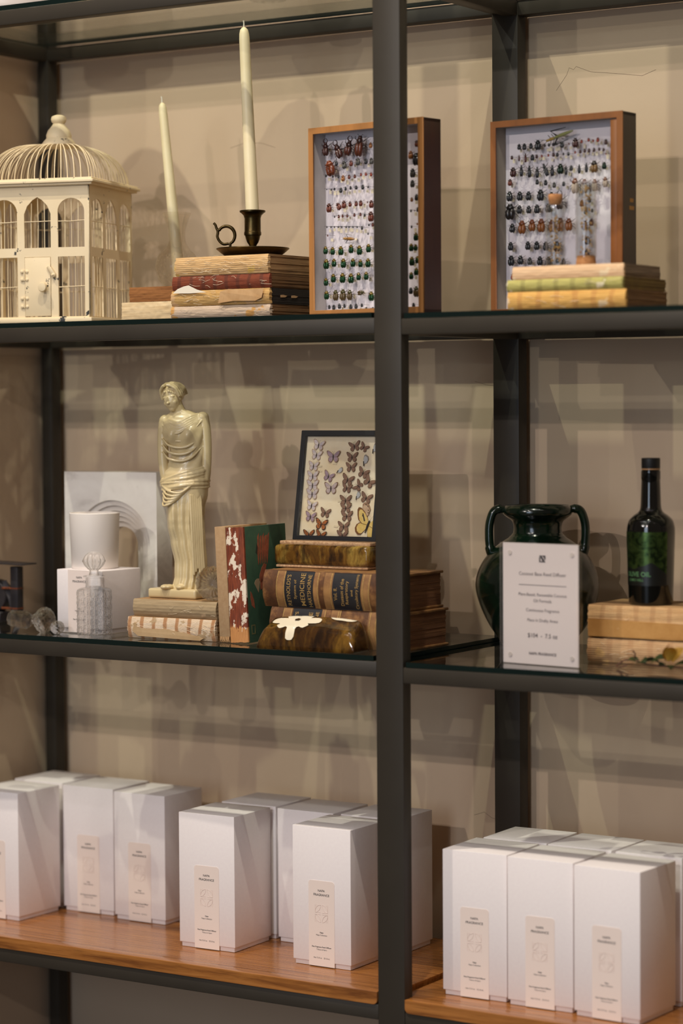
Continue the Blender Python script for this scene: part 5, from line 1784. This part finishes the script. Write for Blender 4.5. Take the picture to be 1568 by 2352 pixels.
lm.color(lm.ramp(n, [(.40, (30, 46, 22)), (.5, (62, 84, 40)), (.7, (84, 104, 52))])).set(rough=.30, metal=.75)
lb = ob('label', finish(bm, smooth=60), [lm.m], t)
lk = ob('label_foot', label_patch(xs, .031, hill), plain('black_label_paper', (18, 20, 16), .35), t)
def curved(body, wd, x, z, b=0.0):
    me = text(body, wd, bold=b)
    for v in me.vertices:
        q = wrap(v.co.x + x, v.co.z + z, .0003)
        v.co = q
    return (me, Matrix(), 0)
ob('lettering', join([curved('OLIVE OIL', .046, .0005, .0490, .02), curved('SOMO HILL', .030, -.003, .0400, .01)]), plain('green_label_ink', (96, 140, 92), .4, .3), lk)

# dried sprig at the right edge
t = thing('dried_sprig', 'dried leafy sprig with yellow petals lying on the glass at the right edge', 'sprig', (.425, .075, ZB_R + .002), R(-12))
M_LEAF = plain('dried_green_leaf', (70, 84, 34), .6, c2=(46, 58, 30), ns=60)
M_STEM = plain('dry_red_stem', (92, 58, 40), .7)
M_PETAL = plain('dry_yellow_petal', (206, 170, 66), .7, c2=(186, 140, 48), ns=60)
bm = bmesh.new()
add_tube(bm, spline([(-.075, .004, .002), (-.060, 0, .010), (-.045, .004, .012), (-.02, 0, .008), (.02, .004, .006), (.08, 0, .008)], 6), .0013, 6)
add_tube(bm, spline([(-.045, .004, .012), (-.043, .006, .020), (-.046, .004, .026)], 4), .0012, 6)
add_tube(bm, spline([(-.066, .002, .006), (-.072, -.004, .002), (-.058, -.012, .001), (-.045, -.01, .006)], 5), .0011, 6)
ob('stem', finish(bm, smooth=60), M_STEM, t)
def leaf(mt, name, loc, ln, wd, rot):
    bm = bmesh.new()
    g = []
    for i in range(11):
        u = i / 10
        hw = wd * math.sin(PI * min(1, u * 1.02)) ** .8
        g.append([bm.verts.new((u * ln, s * hw, .22 * ln * math.sin(u * 2.6) + abs(s) * .25 * hw)) for s in (-1, -.5, 0, .5, 1)])
    for a, b in zip(g, g[1:]):
        for j in range(4):
            try:
                bm.faces.new((a[j], b[j], b[j + 1], a[j + 1]))
            except ValueError:
                pass
    r = bmesh.ops.solidify(bm, geom=bm.faces[:], thickness=.0004)
    ob(name, finish(bm, smooth=60), mt, t, loc, rot)
for loc, ln, wd, rot in (((-.058, 0, .010), .026, .008, (.3, .2, .2)), ((-.030, .002, .008), .030, .009, (-.5, .1, .6)), ((-.030, .0, .008), .028, .009, (.5, .0, -.5)), ((-.010, 0, .008), .032, .010, (.4, -.2, .3)), ((.005, .002, .006), .034, .011, (-.3, .2, -.4)), ((.03, .002, .007), .03, .010, (.2, .1, .5))):
    leaf(M_LEAF, 'leaf', loc, ln, wd, rot)
for loc, rot in (((.020, .000, .014), (.2, -1.2, .2)), ((.026, -.004, .014), (-.4, -.9, -.5)), ((.028, .004, .013), (.6, -.8, .9))):
    leaf(M_PETAL, 'petal', loc, .028, .010, rot)
